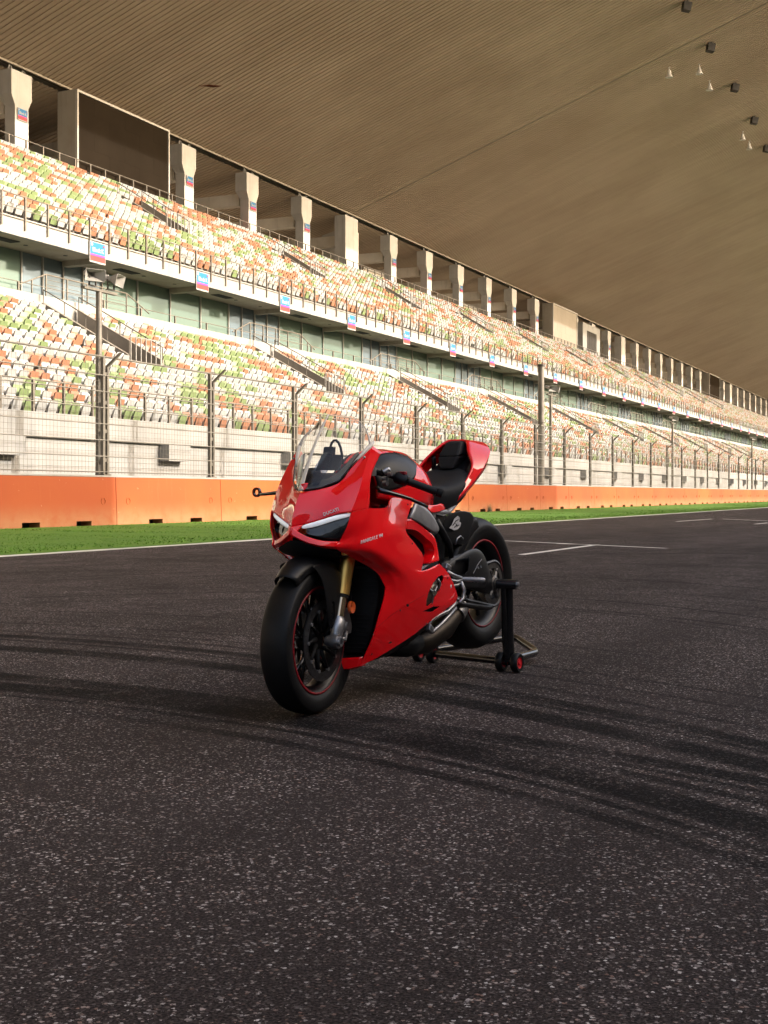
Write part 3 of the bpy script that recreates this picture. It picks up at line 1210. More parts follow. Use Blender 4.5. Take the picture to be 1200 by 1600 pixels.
# floodlights and small lamps under the roof
fl = MB()
fl.hexa([(-.35, -.30, -1.0), (.35, -.30, -1.0), (.45, .45, -.85), (-.45, .45, -.85), (-.40, -.45, -.25), (.40, -.45, -.25), (.45, .35, -.10), (-.45, .35, -.10)])
fl.box(-.05, .05, -.05, .05, -.3, .02)
fl.box(-.12, .12, -.12, .12, -.02, .02)
flood_me = fl.mesh('flood_body', mat('flood_housing', (0.022, 0.018, 0.014), 0.6, noise=(3, 0.3)))
for k, (u, v) in enumerate(((92.7, 18.7), (101.95, 18.74), (112.85, 18.72), (123.5, 18.76), (133.6, 19.1))):
    t = thing('floodlight', 'dark box floodlight under the ribbed roof, %s in its row from the top' % ordinal(k + 1), 'floodlight', (u, v, rz_(v)), 0, 'floodlights under the roof')
    link('flood_body', flood_me, (0, 0, 0), t, 0.5).scale = (0.72, 0.72, 0.78)
wl_ = MB()
wl_.lathe([(-.02, .03), (-.25, .04), (-.25, .12), (-.42, .14), (-.80, .30), (-.80, .0)], 14, (0, 0, 0), 'Z')
wl_.lathe([(.0, .1), (-.03, .1), (-.03, .0)], 10, (0, 0, 0), 'Z')
lamp_me = wl_.mesh('lamp_shade', mat('lamp_white', (0.6, 0.58, 0.55), 0.4, noise=(3, 0.1)), smooth=True)
lamp_me.set_sharp_from_angle(angle=radians(40))
spots = [(102.7, 22.1, 'small white lamp alone left of the roof floodlights'), (105.06, 20.21, 'upper white bell lamp of the pair beside the second floodlight'),
         (109.6, 20.25, 'white bell lamp left of the third floodlight'), (126.24, 20.24, 'upper white bell lamp of the pair beside the fourth floodlight'),
         (129.95, 20.23, 'lower white bell lamp of the pair beside the fourth floodlight')]
for (u, v, lb) in spots:
    t = thing('bell_lamp', lb, 'lamp', (u, v, rz_(v)), 0, 'bell lamps under the roof')
    link('lamp_shade', lamp_me, (0, 0, 0), t)
for k, u in enumerate((92.7, 109.1, 125.9, 142.8, 176.3)):
    t = thing('bell_lamp', 'white bell lamp hanging at the roof edge above the pillars, %s from the left' % ordinal(k + 1), 'lamp', (u, 48.9, 24.35), 0, 'bell lamps under the roof')
    link('lamp_shade', lamp_me, (0, 0, 0), t)
g = MB()
g.poly([(-.55, .9, 0), (-.2, .35, -.12), (-.02, -.1, -.05), (.35, -.75, -.1), (.30, -.2, -.12), (.05, .45, -.03)])
t = g.build('torn_strip', mat('rust_brown', (0.09, 0.022, 0.006), 0.8, noise=(6, 0.4)), solid=0.03)
t.location = (69.5, 43.5, rz_(43.5) - .08)
tag(t, 'small torn rust-brown strip hanging under the ribbed roof at upper left', 'debris')

# ------------------------------------------------------------------ big screens
M['led'] = mat('led_screen', (0.020, 0.015, 0.0105), 0.8, spec=0.0, noise=(0.6, 0.12))
M['frame_pale'] = mat('screen_frame', (0.42, 0.39, 0.35), 0.5, noise=(1, 0.1))
M['board_tan'] = mat('screen_back_tan', (0.27, 0.23, 0.18), 0.6, noise=(0.4, 0.1))
M['core_beige'] = make_concrete('core_beige', (0.29, 0.255, 0.205), (0.35, 0.315, 0.265))
for k, (u0, u1, face, lb) in enumerate(((61.0, 70.4, 'led', 'large dark video screen with pale frame under the roof at upper left'),
                                        (153.0, 163.5, 'board_tan', 'tan video screen with pale frame under the roof right of centre'),
                                        (254.0, 265.0, 'led', 'farthest dark video screen under the roof near the right edge'))):
    t = thing('video_screen', lb, 'screen', (u0, 47.0, 0), 0, 'video screens under the roof')
    w = u1 - u0
    g = MB()
    g.box(0, w, 0.05, 1.3, 18.6, 24.05)
    g.build('screen_housing', M['core_beige'], t)
    # LED cabinets set side by side
    for i in range(6):
        for j in range(5):
            g = MB()
            g.box(.16 + i * (w - .3) / 6, .15 + (i + 1) * (w - .3) / 6 + .006, -.02 - .003 * ((i + j) % 2), .047, 18.9 + j * 1.0, 19.897 + j * 1.0)
            g.build('screen_cabinet', M[face], t)
    for (a, b_, c_, d_) in ((0, .13, 18.6, 24.05), (w - .13, w, 18.6, 24.05), (.131, w - .131, 23.92, 24.05)):
        g = MB()
        g.box(a, b_, -.10, .046, c_, d_)
        g.build('screen_frame', M['frame_pale'], t)
t = thing('control_room', 'white control room with barred window beside the second video screen', 'building', (167.0, 47.2, 18.6))
g = MB()
g.box(0, 8.5, 0, 5, 0, 4.8)
g.build('wall', M['white_conc'], t)
for k in range(5):
    g = MB()
    g.box(2.0 + k * .95, 2.85 + k * .95, -.04, -.003, 1.3, 3.9)
    g.build('window', M['dark_in'], t)

# ------------------------------------------------------------------ block signs
M['sign_blue'] = mat('sign_blue', (0.008, 0.15, 0.34), 0.4, noise=(4, 0.06))
M['sign_red'] = mat('sign_red', (0.30, 0.04, 0.034), 0.4, noise=(4, 0.06))
M['sign_white'] = mat('sign_white', (0.34, 0.337, 0.33), 0.4, noise=(4, 0.05))
M['sign_mag'] = mat('sign_magenta', (0.60, 0.04, 0.30), 0.4, noise=(4, 0.05))
parts_ = []
g = MB(); g.box(-.66, .66, -.02, .02, -.54, .54); parts_.append(('sign_board', g.mesh('sign_board', M['sign_white'])))
g = MB(); g.box(-.62, .62, -.032, -.021, -.10, .50); parts_.append(('blue_field', g.mesh('blue_field', M['sign_blue'])))
g = MB(); g.box(-.62, .62, -.032, -.021, -.19, -.104); parts_.append(('magenta_band', g.mesh('magenta_band', M['sign_mag'])))
g = MB(); g.box(-.62, .62, -.032, -.021, -.46, -.194); parts_.append(('red_field', g.mesh('red_field', M['sign_red'])))
g = MB(); g.lathe([(-.04, 0), (-.04, .09), (-.033, .09)], 12, (-.5, 0, .38), 'Y'); parts_.append(('emblem', g.mesh('emblem', M['sign_white'])))
g = MB(); g.lathe([(-.04, 0), (-.04, .06), (-.033, .06)], 10, (.5, 0, .38), 'Y'); parts_.append(('badge', g.mesh('badge', M['sign_red'])))
MX = frame_matrix((0, -.036, .06), (1, 0, 0), (0, 0, 1))
tm = text_mesh('lettering', 'Block K', 0.30, M['sign_white'], None, MX, 0.003, 'CENTER', 0, 0.012)
parts_.append(('lettering', tm.data)); bpy.data.objects.remove(tm)



def sign(loc, label, sc=1.0):
    t = thing('block_sign', label, 'sign', loc, 0, 'blue and red block signs on the stand')
    t.scale = (sc, sc, sc)
    for nm, me in parts_:
        o = link(nm, me, (0, 0, 0), t)
        if nm == 'lettering':
            o.matrix_local = frame_matrix((0.02, -.036, .03), (1, 0, 0), (0, 0, 1))


k = 0
for i in range(-1, 26):
    u = 46.7 + i * 8.44
    if 40 < u < 260:
        k += 1
        sign((u, 34.84, 11.36), 'blue and red block sign on the white balcony front, %s from the left' % ordinal(k), 0.84)
k = 0
for i, u in enumerate(PIL):
    if 50 < u < 190 and (i - 13) % 11 != 3 and not (60 < u < 71) and not (152 < u < 176):
        k += 1
        sign((u, 48.05, 21.8), 'small blue and red block sign on a pillar under the roof, %s from the left' % ordinal(k), 0.62)

# ------------------------------------------------------------------ pit building across the track, unseen behind the camera: added to keep the track in shade
pit = thing('pit_shade_building', 'unseen long pale pit building, added across the track to shade it', 'building', (0, -22, 0))
M['pit_wall'] = make_concrete('pit_wall', (0.42, 0.40, 0.37), (0.52, 0.50, 0.46))
M['pit_glass'] = mat('pit_glass', (0.05, 0.07, 0.08), 0.1, spec=0.8, noise=(0.3, 0.3))
g = MB()
g.box(-140, 420, -18, 0, 0, 15.8)
g.build('wall', M['pit_wall'], pit)
for (a, b_) in SHADE_TOWERS:
    g = MB()
    g.box(a, b_, -12, -0.003, 15.803, SHADE_TOWER_H)
    g.build('shade_tower', M['pit_wall'], pit)  # unseen block shaped for its shadow on the wall
for fl_ in range(3):
    for i in range(66):
        g2 = None
wz = MB(); wz.box(0, 6.8, 0.003, 0.06, 0, 2.6)
w_me = wz.mesh('window', M['pit_glass'])
for fl_ in range(3):
    for i in range(20):
        link('window', w_me, (-60 + i * 8.0, 0, 1.2 + fl_ * 4.9), pit)

# ------------------------------------------------------------------ motorcycle
# Coordinates of the machine: B back from the front contact patch, L to the rider's left, Z up (metres).
M['red'] = mat('red_paint', (0.92, 0.002, 0.007), 0.5, 0.0, 0.05, 1.0, 0.015)
M['red'].node_tree.nodes['Principled BSDF'].inputs['Coat IOR'].default_value = 1.65
M['red_dark'] = mat('red_rim_tape', (0.22, 0.006, 0.012), 0.45, noise=(20, 0.1))
M['black'] = mat('black_plastic', (0.006, 0.006, 0.007), 0.4, spec=0.35, noise=(30, 0.3), bump=(600, 0.15, 0.0006))
M['matt'] = mat('matt_black', (0.004, 0.004, 0.0045), 0.6, spec=0.25, noise=(20, 0.3))
M['gloss'] = mat('gloss_black', (0.006, 0.006, 0.007), 0.08, spec=0.6, coat=0.6)
M['rubber'] = mat('tyre_rubber', (0.006, 0.006, 0.0065), 0.5, spec=0.3, noise=(14, 0.35), bump=(160, 0.3, 0.0012))
M['seat_cloth'] = mat('seat_cover', (0.009, 0.010, 0.012), 0.65, spec=0.3, noise=(60, 0.25), bump=(900, 0.3, 0.0006))
M['gold'] = mat('gold_anodised', (0.80, 0.48, 0.13), 0.32, 0.9, noise=(12, 0.12))
M['chrome'] = mat('slider_chrome', (0.55, 0.42, 0.28), 0.12, 1.0)
M['alu'] = mat('cast_aluminium', (0.34, 0.34, 0.35), 0.38, 0.9, noise=(40, 0.2))
M['frame_grey'] = mat('frame_grey', (0.30, 0.30, 0.31), 0.42, 0.5, noise=(25, 0.15))
M['disc'] = mat('brake_disc', (0.07, 0.07, 0.073), 0.4, 0.9, noise=(60, 0.3))
M['titan'] = mat('exhaust_metal', (0.045, 0.037, 0.03), 0.42, 0.9, noise=(10, 0.4))
M['white'] = mat('white_lens', (0.88, 0.90, 0.92), 0.25, noise=(30, 0.05), coat=0.5)
M['spk'] = mat('sprocket_steel', (0.20, 0.19, 0.18), 0.42, 0.9, noise=(40, 0.3))
M['rimblack'] = mat('rim_black', (0.010, 0.010, 0.011), 0.38, noise=(20, 0.2))
M['decal'] = mat('white_decal', (0.80, 0.78, 0.77), 0.4, noise=(60, 0.1))
M['sticker'] = mat('grey_sticker', (0.50, 0.49, 0.50), 0.45, noise=(60, 0.2))
M['amber'] = mat('amber_reflector', (0.60, 0.10, 0.02), 0.25, coat=0.6, noise=(40, 0.15))
M['brass'] = mat('engine_cover', (0.17, 0.155, 0.125), 0.45, 0.8, noise=(20, 0.25))
M['screen_tint'] = mat('screen_mask', (0.10, 0.085, 0.065), 0.2, coat=0.5, noise=(20, 0.1))


M['drl'] = mat('running_light_lens', (0.9, 0.93, 0.96), 0.2, coat=0.5, noise=(30, 0.03))
M['drl'].node_tree.nodes['Principled BSDF'].inputs['Emission Color'].default_value = (0.9, 0.95, 1, 1)
M['drl'].node_tree.nodes['Principled BSDF'].inputs['Emission Strength'].default_value = 0.10


def make_clear(name, tint, edge=False):
    m = bpy.data.materials.new(name)
    m.use_nodes = True
    nt = m.node_tree
    for n in list(nt.nodes):
        if n.type != 'OUTPUT_MATERIAL':
            nt.nodes.remove(n)
    out = [n for n in nt.nodes if n.type == 'OUTPUT_MATERIAL'][0]
    tr = nt.nodes.new('ShaderNodeBsdfTransparent')
    tr.inputs[0].default_value = (*tint, 1)
    gl = nt.nodes.new('ShaderNodeBsdfGlossy')
    gl.inputs['Roughness'].default_value = 0.03
    fr = nt.nodes.new('ShaderNodeFresnel')
    fr.inputs[0].default_value = 1.5
    mx = nt.nodes.new('ShaderNodeMixShader')
    nt.links.new(fr.outputs[0], mx.inputs[0])
    nt.links.new(tr.outputs[0], mx.inputs[1])
    nt.links.new(gl.outputs[0], mx.inputs[2])
    nt.links.new(mx.outputs[0], out.inputs[0])
    return m


M['clear'] = make_clear('clear_screen', (0.93, 0.93, 0.92))
M['acryl_edge'] = mat('acrylic_edge', (0.80, 0.73, 0.62), 0.3, noise=(20, 0.1), coat=0.4)
M['acryl_blue'] = make_clear('inner_screen', (0.42, 0.46, 0.60))

F_ANG = radians(173.4)
bike = thing('motorcycle', 'red sport motorcycle held upright by a rear paddock stand on the track', 'motorcycle', (4.769, 2.513, 0), F_ANG)


def q(p):
    return (-p[0], p[1], p[2])


def mir(p):
    return (p[0], -p[1], p[2])


ST = radians(5.0)
SC = (0.02, 0.0)


def steer(p):
    """turn the front end a little to the rider's left"""
    b, l = p[0] - SC[0], p[1] - SC[1]
    return (SC[0] + b * cos(ST) + l * sin(ST), SC[1] - b * sin(ST) + l * cos(ST), p[2])


class BB(MB):
    """mesh builder in machine coordinates"""
    fn = staticmethod(q)

    def fin(self, name, m, parent=None, st=False, **kw):
        self.v = [q(steer(p)) if st else q(p) for p in self.v]
        return self.build(name, m, parent or bike, **kw)


def cut(o, cutters):
    """cut openings for good, then drop the cutting shapes"""
    for c in cutters:
        md = o.modifiers.new('cut', 'BOOLEAN')
        md.operation = 'DIFFERENCE'
        md.solver = 'EXACT'
        md.object = c
    dg = bpy.context.evaluated_depsgraph_get()
    dg.update()
    me = bpy.data.meshes.new_from_object(o.evaluated_get(dg))
    o.modifiers.clear()
    o.data = me
    for c in cutters:
        bpy.data.objects.remove(c)
    return o


def crv(p0, p1, p2, p3, t):
    t2, t3 = t * t, t * t * t
    return tuple(0.5 * ((2 * b) + (c - a) * t + (2 * a - 5 * b + 4 * c - d) * t2 + (3 * b - a - 3 * c + d) * t3) for a, b, c, d in zip(p0, p1, p2, p3))


def spline(pts, n, brk=()):
    """smooth curve through every point; brk lists the inner points where it may kink"""
    out = []
    m = len(pts)
    for i in range(m - 1):
        p1, p2 = pts[i], pts[i + 1]
        p0 = pts[i - 1] if i > 0 and i not in brk else tuple(2 * a - b for a, b in zip(p1, p2))
        p3 = pts[i + 2] if i + 2 < m and (i + 1) not in brk else tuple(2 * b - a for a, b in zip(p1, p2))
        for k in range(n):
            out.append(crv(p0, p1, p2, p3, k / n))
    out.append(pts[-1])
    return out


def dense(rows, n=6, br=(), bc=()):
    r1 = [spline(r, n, bc) for r in rows]
    cols = [spline([r[j] for r in r1], n, br) for j in range(len(r1[0]))]
    return [[c[i] for c in cols] for i in range(len(cols[0]))]


def skin(name, rows, m, parent=None, solid=0.004, st=False, n=6, br=(), bc=(), ang=32, flip=False, mirror=False):
    """smooth panel through a grid of points"""
    if mirror:
        rows = [[mir(p) for p in r] for r in rows]
    g = BB()
    g.grid(dense(rows, n, br, bc))
    o = g.fin(name, m, parent, st, smooth=True, solid=solid, offset=0)
    o.data.set_sharp_from_angle(angle=radians(ang))
    return o


def patch(name, rows, m, parent=None, sub=2, solid=0.004, both=False, st=False, crease=()):
    g = BB()
    g.grid(rows)
    o = g.fin(name, m, parent, st, sub=sub, solid=solid, offset=-1)
    res = [o]
    if both:
        g = BB()
        g.grid([[mir(p) for p in r] for r in rows])
        res.append(g.fin(name, m, parent, st, sub=sub, solid=solid))
    return res


def lerp(a, b, t):
    return tuple(x + (y - x) * t for x, y in zip(a, b))


# --- wheels
def wheel(name, c, R, w, rim_w, st, disc):
    wh = bpy.data.objects.new(name, None)
    COL.objects.link(wh)
    wh.parent = bike
    rb = 0.222
    prof = []
    for k in range(-7, 8):
        a = k / 7 * radians(74)
        prof.append((w * 0.5 * sin(a) / sin(radians(74)), R - (R - rb - 0.062) * (1 - cos(a)) / (1 - cos(radians(74))) * 0.9))
    side = [(w * .497, R - (R - rb) * .62), (rim_w + .012, rb + .016), (rim_w + .002, rb + .002), (rim_w - .004, rb - .006)]
    full = [(-o, r) for o, r in side[::-1]] + prof + side
    g = BB()
    g.lathe(full, 96, c, 'Y')
    g.fin('tyre', M['rubber'], wh, st, smooth=True)
    g = BB()
    rp = [(rim_w, rb), (rim_w + .002, rb - .010), (rim_w - .012, rb - .018), (rim_w - .02, rb - .030), (0.02, rb - .034), (-.02, rb - .034),
          (-rim_w + .02, rb - .030), (-rim_w + .012, rb - .018), (-rim_w - .002, rb - .010), (-rim_w, rb)]
    g.lathe(rp, 72, c, 'Y')
    rim = g.fin('rim', M['rimblack'], wh, st, smooth=True)
    for s in (-1, 1):
        g = BB()
        g.lathe([(s * (rim_w + .0032), rb - .0005), (s * (rim_w + .0048), rb - .006), (s * (rim_w + .0036), rb - .0105)], 72, c, 'Y')
        g.fin('rim_stripe', M['red_dark'], wh, st, smooth=True, solid=0.001)
    # hub and five Y spokes
    g = BB()
    g.lathe([(-.045, .0), (-.045, .035), (-.03, .046), (.03, .046), (.045, .035), (.045, .0)], 32, c, 'Y')
    g.fin('hub', M['matt'], wh, st, smooth=True, angle=35)
    for k in range(5):
        a = 2 * pi * k / 5 + 0.35
        for da in (-.20, .20):
            g = BB()
            a2 = a + da
            p0 = (c[0] + .04 * cos(a), c[1], c[2] + .04 * sin(a))
            p1 = (c[0] + .10 * cos(a + da * .35), c[1] + .004, c[2] + .10 * sin(a + da * .35))
            p2 = (c[0] + .193 * cos(a2), c[1], c[2] + .193 * sin(a2))
            g.tube([p0, p1, p2], [.015, .0105, .012], 8)
            g.fin('spoke', M['gloss'], wh, st, smooth=True)
    return wh


FC = (0.02, 0.0, 0.300)
RC = (1.465, 0.0, 0.452)
fw = wheel('front_wheel', FC, 0.300, 0.124, 0.047, True, True)
rw = wheel('rear_wheel', RC, 0.334, 0.192, 0.076, False, False)

for s in (-1, 1):
    g = BB()
    o = s * .066
    g.lathe([(o - .0025, .165), (o + .0025, .165), (o + .0025, .128), (o - .0025, .128)], 64, FC, 'Y', closed=True)
    d = g.fin('brake_disc', M['disc'], fw, True, smooth=True, angle=30)
    g = BB()
    for k in range(10):
        a = 2 * pi * k / 10
        g.tube([(FC[0] + .04 * cos(a - .25), o * .8, FC[2] + .04 * sin(a - .25)), (FC[0] + .124 * cos(a), o, FC[2] + .124 * sin(a))], [.010, .006], 6)
    g.fin('disc_carrier', M['matt'], fw, True, smooth=True)
    for k in range(10):
        a = 2 * pi * k / 10
        g = BB()
        cc = (FC[0] + .127 * cos(a), o, FC[2] + .127 * sin(a))
        g.lathe([(-.006, .0), (-.006, .0075), (.006, .0075), (.006, .0)], 10, cc, 'Y')
        g.fin('bobbin', M['alu'], fw, True)
    # drilled holes shown as dark studs set into the face
    g = BB()
    for k in range(30):
        a = 2 * pi * k / 30
        rr = .140 + .012 * (k % 3 - 1)
        g.lathe([(s * .0032, 0), (s * .0032, .0028)], 6, (FC[0] + rr * cos(a), o, FC[2] + rr * sin(a)), 'Y')
    tag(g.fin('disc_holes', M['matt'], fw, True), kind='stuff')

# --- fork legs
def leg_pt(z, l):
    return (0.035 + (z - 0.3) * 0.335, l, z)


for s in (-1, 1):
    l = s * .114
    g = BB()
    g.tube([leg_pt(1.0, l), leg_pt(.56, l), leg_pt(.55, l), leg_pt(.485, l)], [.031, .031, .029, .029], 20)
    fk = g.fin('fork_leg', M['gold'], None, True, smooth=True, angle=40)
    g = BB()
    g.tube([leg_pt(.487, l), leg_pt(.472, l)], .0275, 20)
    g.fin('dust_seal', M['matt'], fk, True, smooth=True, angle=40)
    g = BB()
    g.tube([leg_pt(.495, l), leg_pt(.37, l)], .0215, 20)
    g.fin('fork_slider', M['chrome'], fk, True, smooth=True, angle=40)
    # axle clamp
    g = BB()
    g.tube([leg_pt(.395, l), leg_pt(.385, l), leg_pt(.38, l), leg_pt(.345, l), leg_pt(.335, l), leg_pt(.30, l)],
           [.0255, .0255, .029, .029, .027, .024], 16)
    g.tube([(.018, l * .72, .30), (.018, l * 1.02, .30), (.018, l * 1.22, .30)], [.020, .030, .029], 18)
    g.fin('axle_clamp', M['alu'], fk, True, smooth=True, angle=40)
    g = BB()
    g.lathe([(s * .0, .012), (s * .012, .012), (s * .012, .020), (s * .006, .021), (-s * .004, .021)], 20, (.018, l * 1.23, .30), 'Y')
    g.fin('axle_nut', M['alu'], fk, True, smooth=True, angle=35)
    g = BB()
    g.lathe([(-s * .02, .0), (-s * .004, .0), (-s * .004, .0125)], 16, (.018, l * 1.25, .30), 'Y')
    g.fin('axle_bore', M['matt'], fk, True)
    # caliper, behind the leg, hugging the disc
    g = BB()
    a0, a1 = radians(158 if False else 5), radians(52)
    rows = []
    for k in range(7):
        a = a0 + (a1 - a0) * k / 6
        ri, ro = .124, .190
        if k in (0, 6):
            ri, ro = .130, .178
        w0, w1 = s * .040, s * .104
        rows.append([(FC[0] + r * cos(a), w, FC[2] + r * sin(a)) for r, w in ((ri, w0), (ro, w0), (ro + .004, (w0 + w1) / 2), (ro, w1), (ri, w1), (ri - .002, (w0 + w1) / 2))])
    g.grid(rows, True)
    g.face(*range(6))
    g.face(*[len(g.v) - 6 + k for k in range(6)])
    cal = g.fin('brake_caliper', M['alu'], fk, True, smooth=True, angle=35, bevel=0.004)
    for k in range(2):
        a = a0 + (a1 - a0) * (.3 + .4 * k)
        g = BB()
        g.lathe([(s * .0, .019), (s * .006, .017), (s * .006, .0)], 16, (FC[0] + .148 * cos(a), s * .1035, FC[2] + .148 * sin(a)), 'Y')
        g.fin('piston_cap', M['alu'], fk, True, smooth=True, angle=35)
    g = BB()
    g.tube([(.07, l, .305), (.11, l * 1.02, .297), (.15, l * .9, .315), (.165, l * .8, .34)], [.012, .011, .010, .009], 8)
    g.fin('caliper_mount', M['alu'], fk, True, smooth=True)
    g = BB()
    g.tube([(.165, s * .085, .40), (.20, s * .10, .46), (.215, s * .085, .56), (.24, s * .06, .70)], .0045, 6)
    g.fin('brake_hose', M['matt'], fk, True, smooth=True)
    # side reflector on a small tab
    g = BB()
    g.lathe([(s * .000, .0), (s * .007, .023), (s * .0075, .0245), (s * .0, .0265), (-s * .004, .0265), (-s * .004, .0)], 24, (.138, s * .134, .430), 'Y')
    g.fin('reflector', M['amber'], fk, True, smooth=True, angle=50)
    g = BB()
    g.tube([(.128, s * .122, .432), (.105, s * .11, .45)], .005, 6)
    g.fin('reflector_tab', M['matt'], fk, True)
# triple clamp
g = BB()
g.hexa([(.20, -.14, .965), (.30, -.14, .965), (.30, .14, .965), (.20, .14, .965), (.21, -.14, .99), (.31, -.14, .99), (.31, .14, .99), (.21, .14, .99)])
g.fin('triple_clamp', M['matt'], None, True, bevel=0.006)
g = BB()
g.hexa([(.11, -.135, .69), (.21, -.135, .69), (.21, .135, .69), (.11, .135, .69), (.12, -.135, .73), (.22, -.135, .73), (.22, .135, .73), (.12, .135, .73)])
g.fin('lower_clamp', M['matt'], None, True, bevel=0.006)

# --- front mudguard: shell over the tyre with blades down both fork legs
rows = []
for k in range(9):
    a = radians(128 - 14.5 * k)            # angle round the axle, from the front tip to the back
    fr = k / 8
    rr = .332 + .006 * sin(fr * pi)
    hw = .050 + .034 * min(1, fr * 2.6)
    cx = lambda r_: FC[0] - r_ * cos(pi - a) * -1
    row = []
    for (l, dr) in ((-hw, -.034 - .012 * fr), (-hw * .93, -.010), (-hw * .55, .008), (0, .014), (hw * .55, .008), (hw * .93, -.010), (hw, -.034 - .012 * fr)):
        r_ = rr + dr
        row.append((FC[0] + r_ * cos(a), l, FC[2] + r_ * sin(a)))
    rows.append(row)
fender = skin('mudguard', rows, M['black'], None, 0.003, st=True, n=4)
for s in (-1, 1):
    # blade: from the shell edge down to the axle clamp, outside the disc
    B_ = [[(-.100, .072, .612), (-.030, .086, .624), (.045, .096, .608), (.110, .104, .578)],
          [(-.072, .084, .596), (-.010, .098, .588), (.050, .108, .564), (.096, .114, .545)],
          [(-.046, .098, .548), (.000, .110, .540), (.046, .113, .525), (.082, .117, .505)],
          [(-.032, .104, .490), (.006, .114, .484), (.040, .114, .473), (.068, .116, .460)],
          [(-.024, .104, .435), (.008, .114, .430), (.034, .114, .426), (.054, .115, .420)],
          [(-.010, .102, .385), (.016, .110, .380), (.040, .115, .378), (.060, .118, .376)],
          [(.018, .098, .352), (.030, .104, .348), (.042, .108, .347), (.052, .112, .350)]]
    g = BB()
    g.grid([[(p[0], s * p[1], p[2]) for p in r] for r in B_])
    bl = g.fin('mudguard_blade', M['black'], fender, True, sub=2, solid=0.006, offset=0)
    # slot through the blade
    g = BB()
    g.prism([(.004, s * .05, .465), (.024, s * .05, .462), (.026, s * .05, .402), (.020, s * .05, .390), (.010, s * .05, .390), (.004, s * .05, .402)], (0, s * .09, 0))
    ct = g.fin('slot', M['black'], None, True)
    cut(bl, [ct])
    bl.data.shade_smooth() if hasattr(bl.data, 'shade_smooth') else None
    bl.data.set_sharp_from_angle(angle=radians(40))

# --- nose
def both(rows):
    """full-width rows from left half rows that start on the centre line"""
    return [[mir(p) for p in r[:0:-1]] + r for r in rows]


nose = [
    [(-.106, 0, .768), (-.074, .034, .776), (-.040, .090, .794), (-.006, .150, .818), (.028, .197, .826), (.118, .228, .842)],
    [(-.094, 0, .815), (-.056, .046, .828), (-.012, .102, .852), (.026, .158, .872), (.062, .203, .882), (.128, .226, .890)],
    [(-.072, 0, .862), (-.026, .056, .878), (.024, .108, .902), (.064, .156, .928), (.098, .203, .942), (.142, .219, .948)],
    [(-.052, 0, .893), (.000, .064, .908), (.058, .114, .932), (.100, .150, .968), (.140, .196, 1.008), (.178, .211, 1.000)],
    [(-.042, 0, .906), (.012, .066, .920), (.074, .117, .948), (.122, .144, 1.010), (.215, .186, 1.100), (.262, .200, 1.075)]]
# round off the top of the ear
nose_o = skin('nose_fairing', both(nose), M['red'], None, 0.004, n=7, bc=(1, 5, 9), ang=24)
beak = [[(-.074, -.034, .776), (-.106, 0, .768), (-.074, .034, .776)], [(-.092, -.026, .754), (-.112, 0, .750), (-.092, .026, .754)], [(-.096, -.018, .736), (-.114, 0, .732), (-.096, .018, .736)]]
skin('beak', beak, M['red'], nose_o, 0.004, n=5, bc=(1,), ang=24)
# red frame round each headlamp: lip below, narrow bridge at the centre
for s in (1, -1):
    f_ = (lambda p: p) if s > 0 else mir
    lip = [[(-.106, .004, .766), (-.100, .020, .752), (-.082, .062, .728), (-.050, .110, .712), (-.002, .160, .708)],
           [(-.114, .004, .742), (-.108, .020, .730), (-.088, .064, .708), (-.058, .112, .694), (-.016, .154, .688)],
           [(-.104, .004, .730), (-.096, .020, .722), (-.074, .062, .700), (-.044, .108, .686), (-.006, .150, .678)]]
    g = BB()
    g.grid([[f_(p) for p in r] for r in lip])
    g.v, g.f, g.mi = [], [], []
    skin('lamp_lip', [[f_(p) for p in r] for r in lip], M['red'], nose_o, 0.004, n=5, br=(1,), ang=24)
    # lamp: dark lens set back in the opening, white running light along its top edge
    lens = [[(-.060, .034, .770), (-.020, .090, .788), (.016, .150, .812), (.046, .195, .822)],
            [(-.052, .034, .752), (-.022, .095, .755), (.008, .150, .762), (.028, .192, .770)],
            [(-.068, .036, .742), (-.036, .088, .722), (-.006, .134, .712), (.022, .166, .716)]]
    g = BB()
    g.grid([[f_(p) for p in r] for r in lens])
    lamp = g.fin('headlamp', M['gloss'], None, False, sub=2, solid=0.004)
    for (bb, ll, zz) in ((-.010, .085, .748), (.014, .140, .758)):
        g = BB()
        g.lathe([(-.012, .022), (-.004, .020), (.006, .012), (.008, .0)], 20, f_((bb, ll, zz)), 'X')
        g.fin('projector', M['gloss'], lamp, False, smooth=True, angle=40)
    dr = [[(-.080, .030, .775), (-.046, .086, .792), (-.012, .145, .8155), (.020, .178, .8225), (.042, .195, .8245)],
          [(-.085, .030, .765), (-.053, .086, .779), (-.019, .145, .802), (.013, .178, .811), (.038, .195, .816)],
          [(-.076, .030, .755), (-.044, .088, .768), (-.012, .145, .792), (.018, .178, .803), (.042, .194, .811)]]
    g = BB()
    g.grid([[f_(p) for p in r] for r in dr])
    g.fin('running_light', M['drl'], lamp, False, sub=2, solid=0.006)
# black chin under the nose, between the lamps and the forks
chin = [[(-.102, 0, .726), (-.074, .060, .698), (-.008, .146, .676)],
        [(-.078, 0, .640), (-.046, .055, .648), (.020, .135, .655)],
        [(.05, 0, .625), (.07, .06, .635), (.09, .14, .640)],
        [(.22, 0, .66), (.22, .08, .66), (.22, .17, .66)]]
patch('chin_duct', both(chin), M['matt'], None, 2, 0.004)
ch2 = [[(-.074, .066, .697), (-.038, .165, .671)], [(-.050, -.0, .640), (-.012, .10, .628)]]

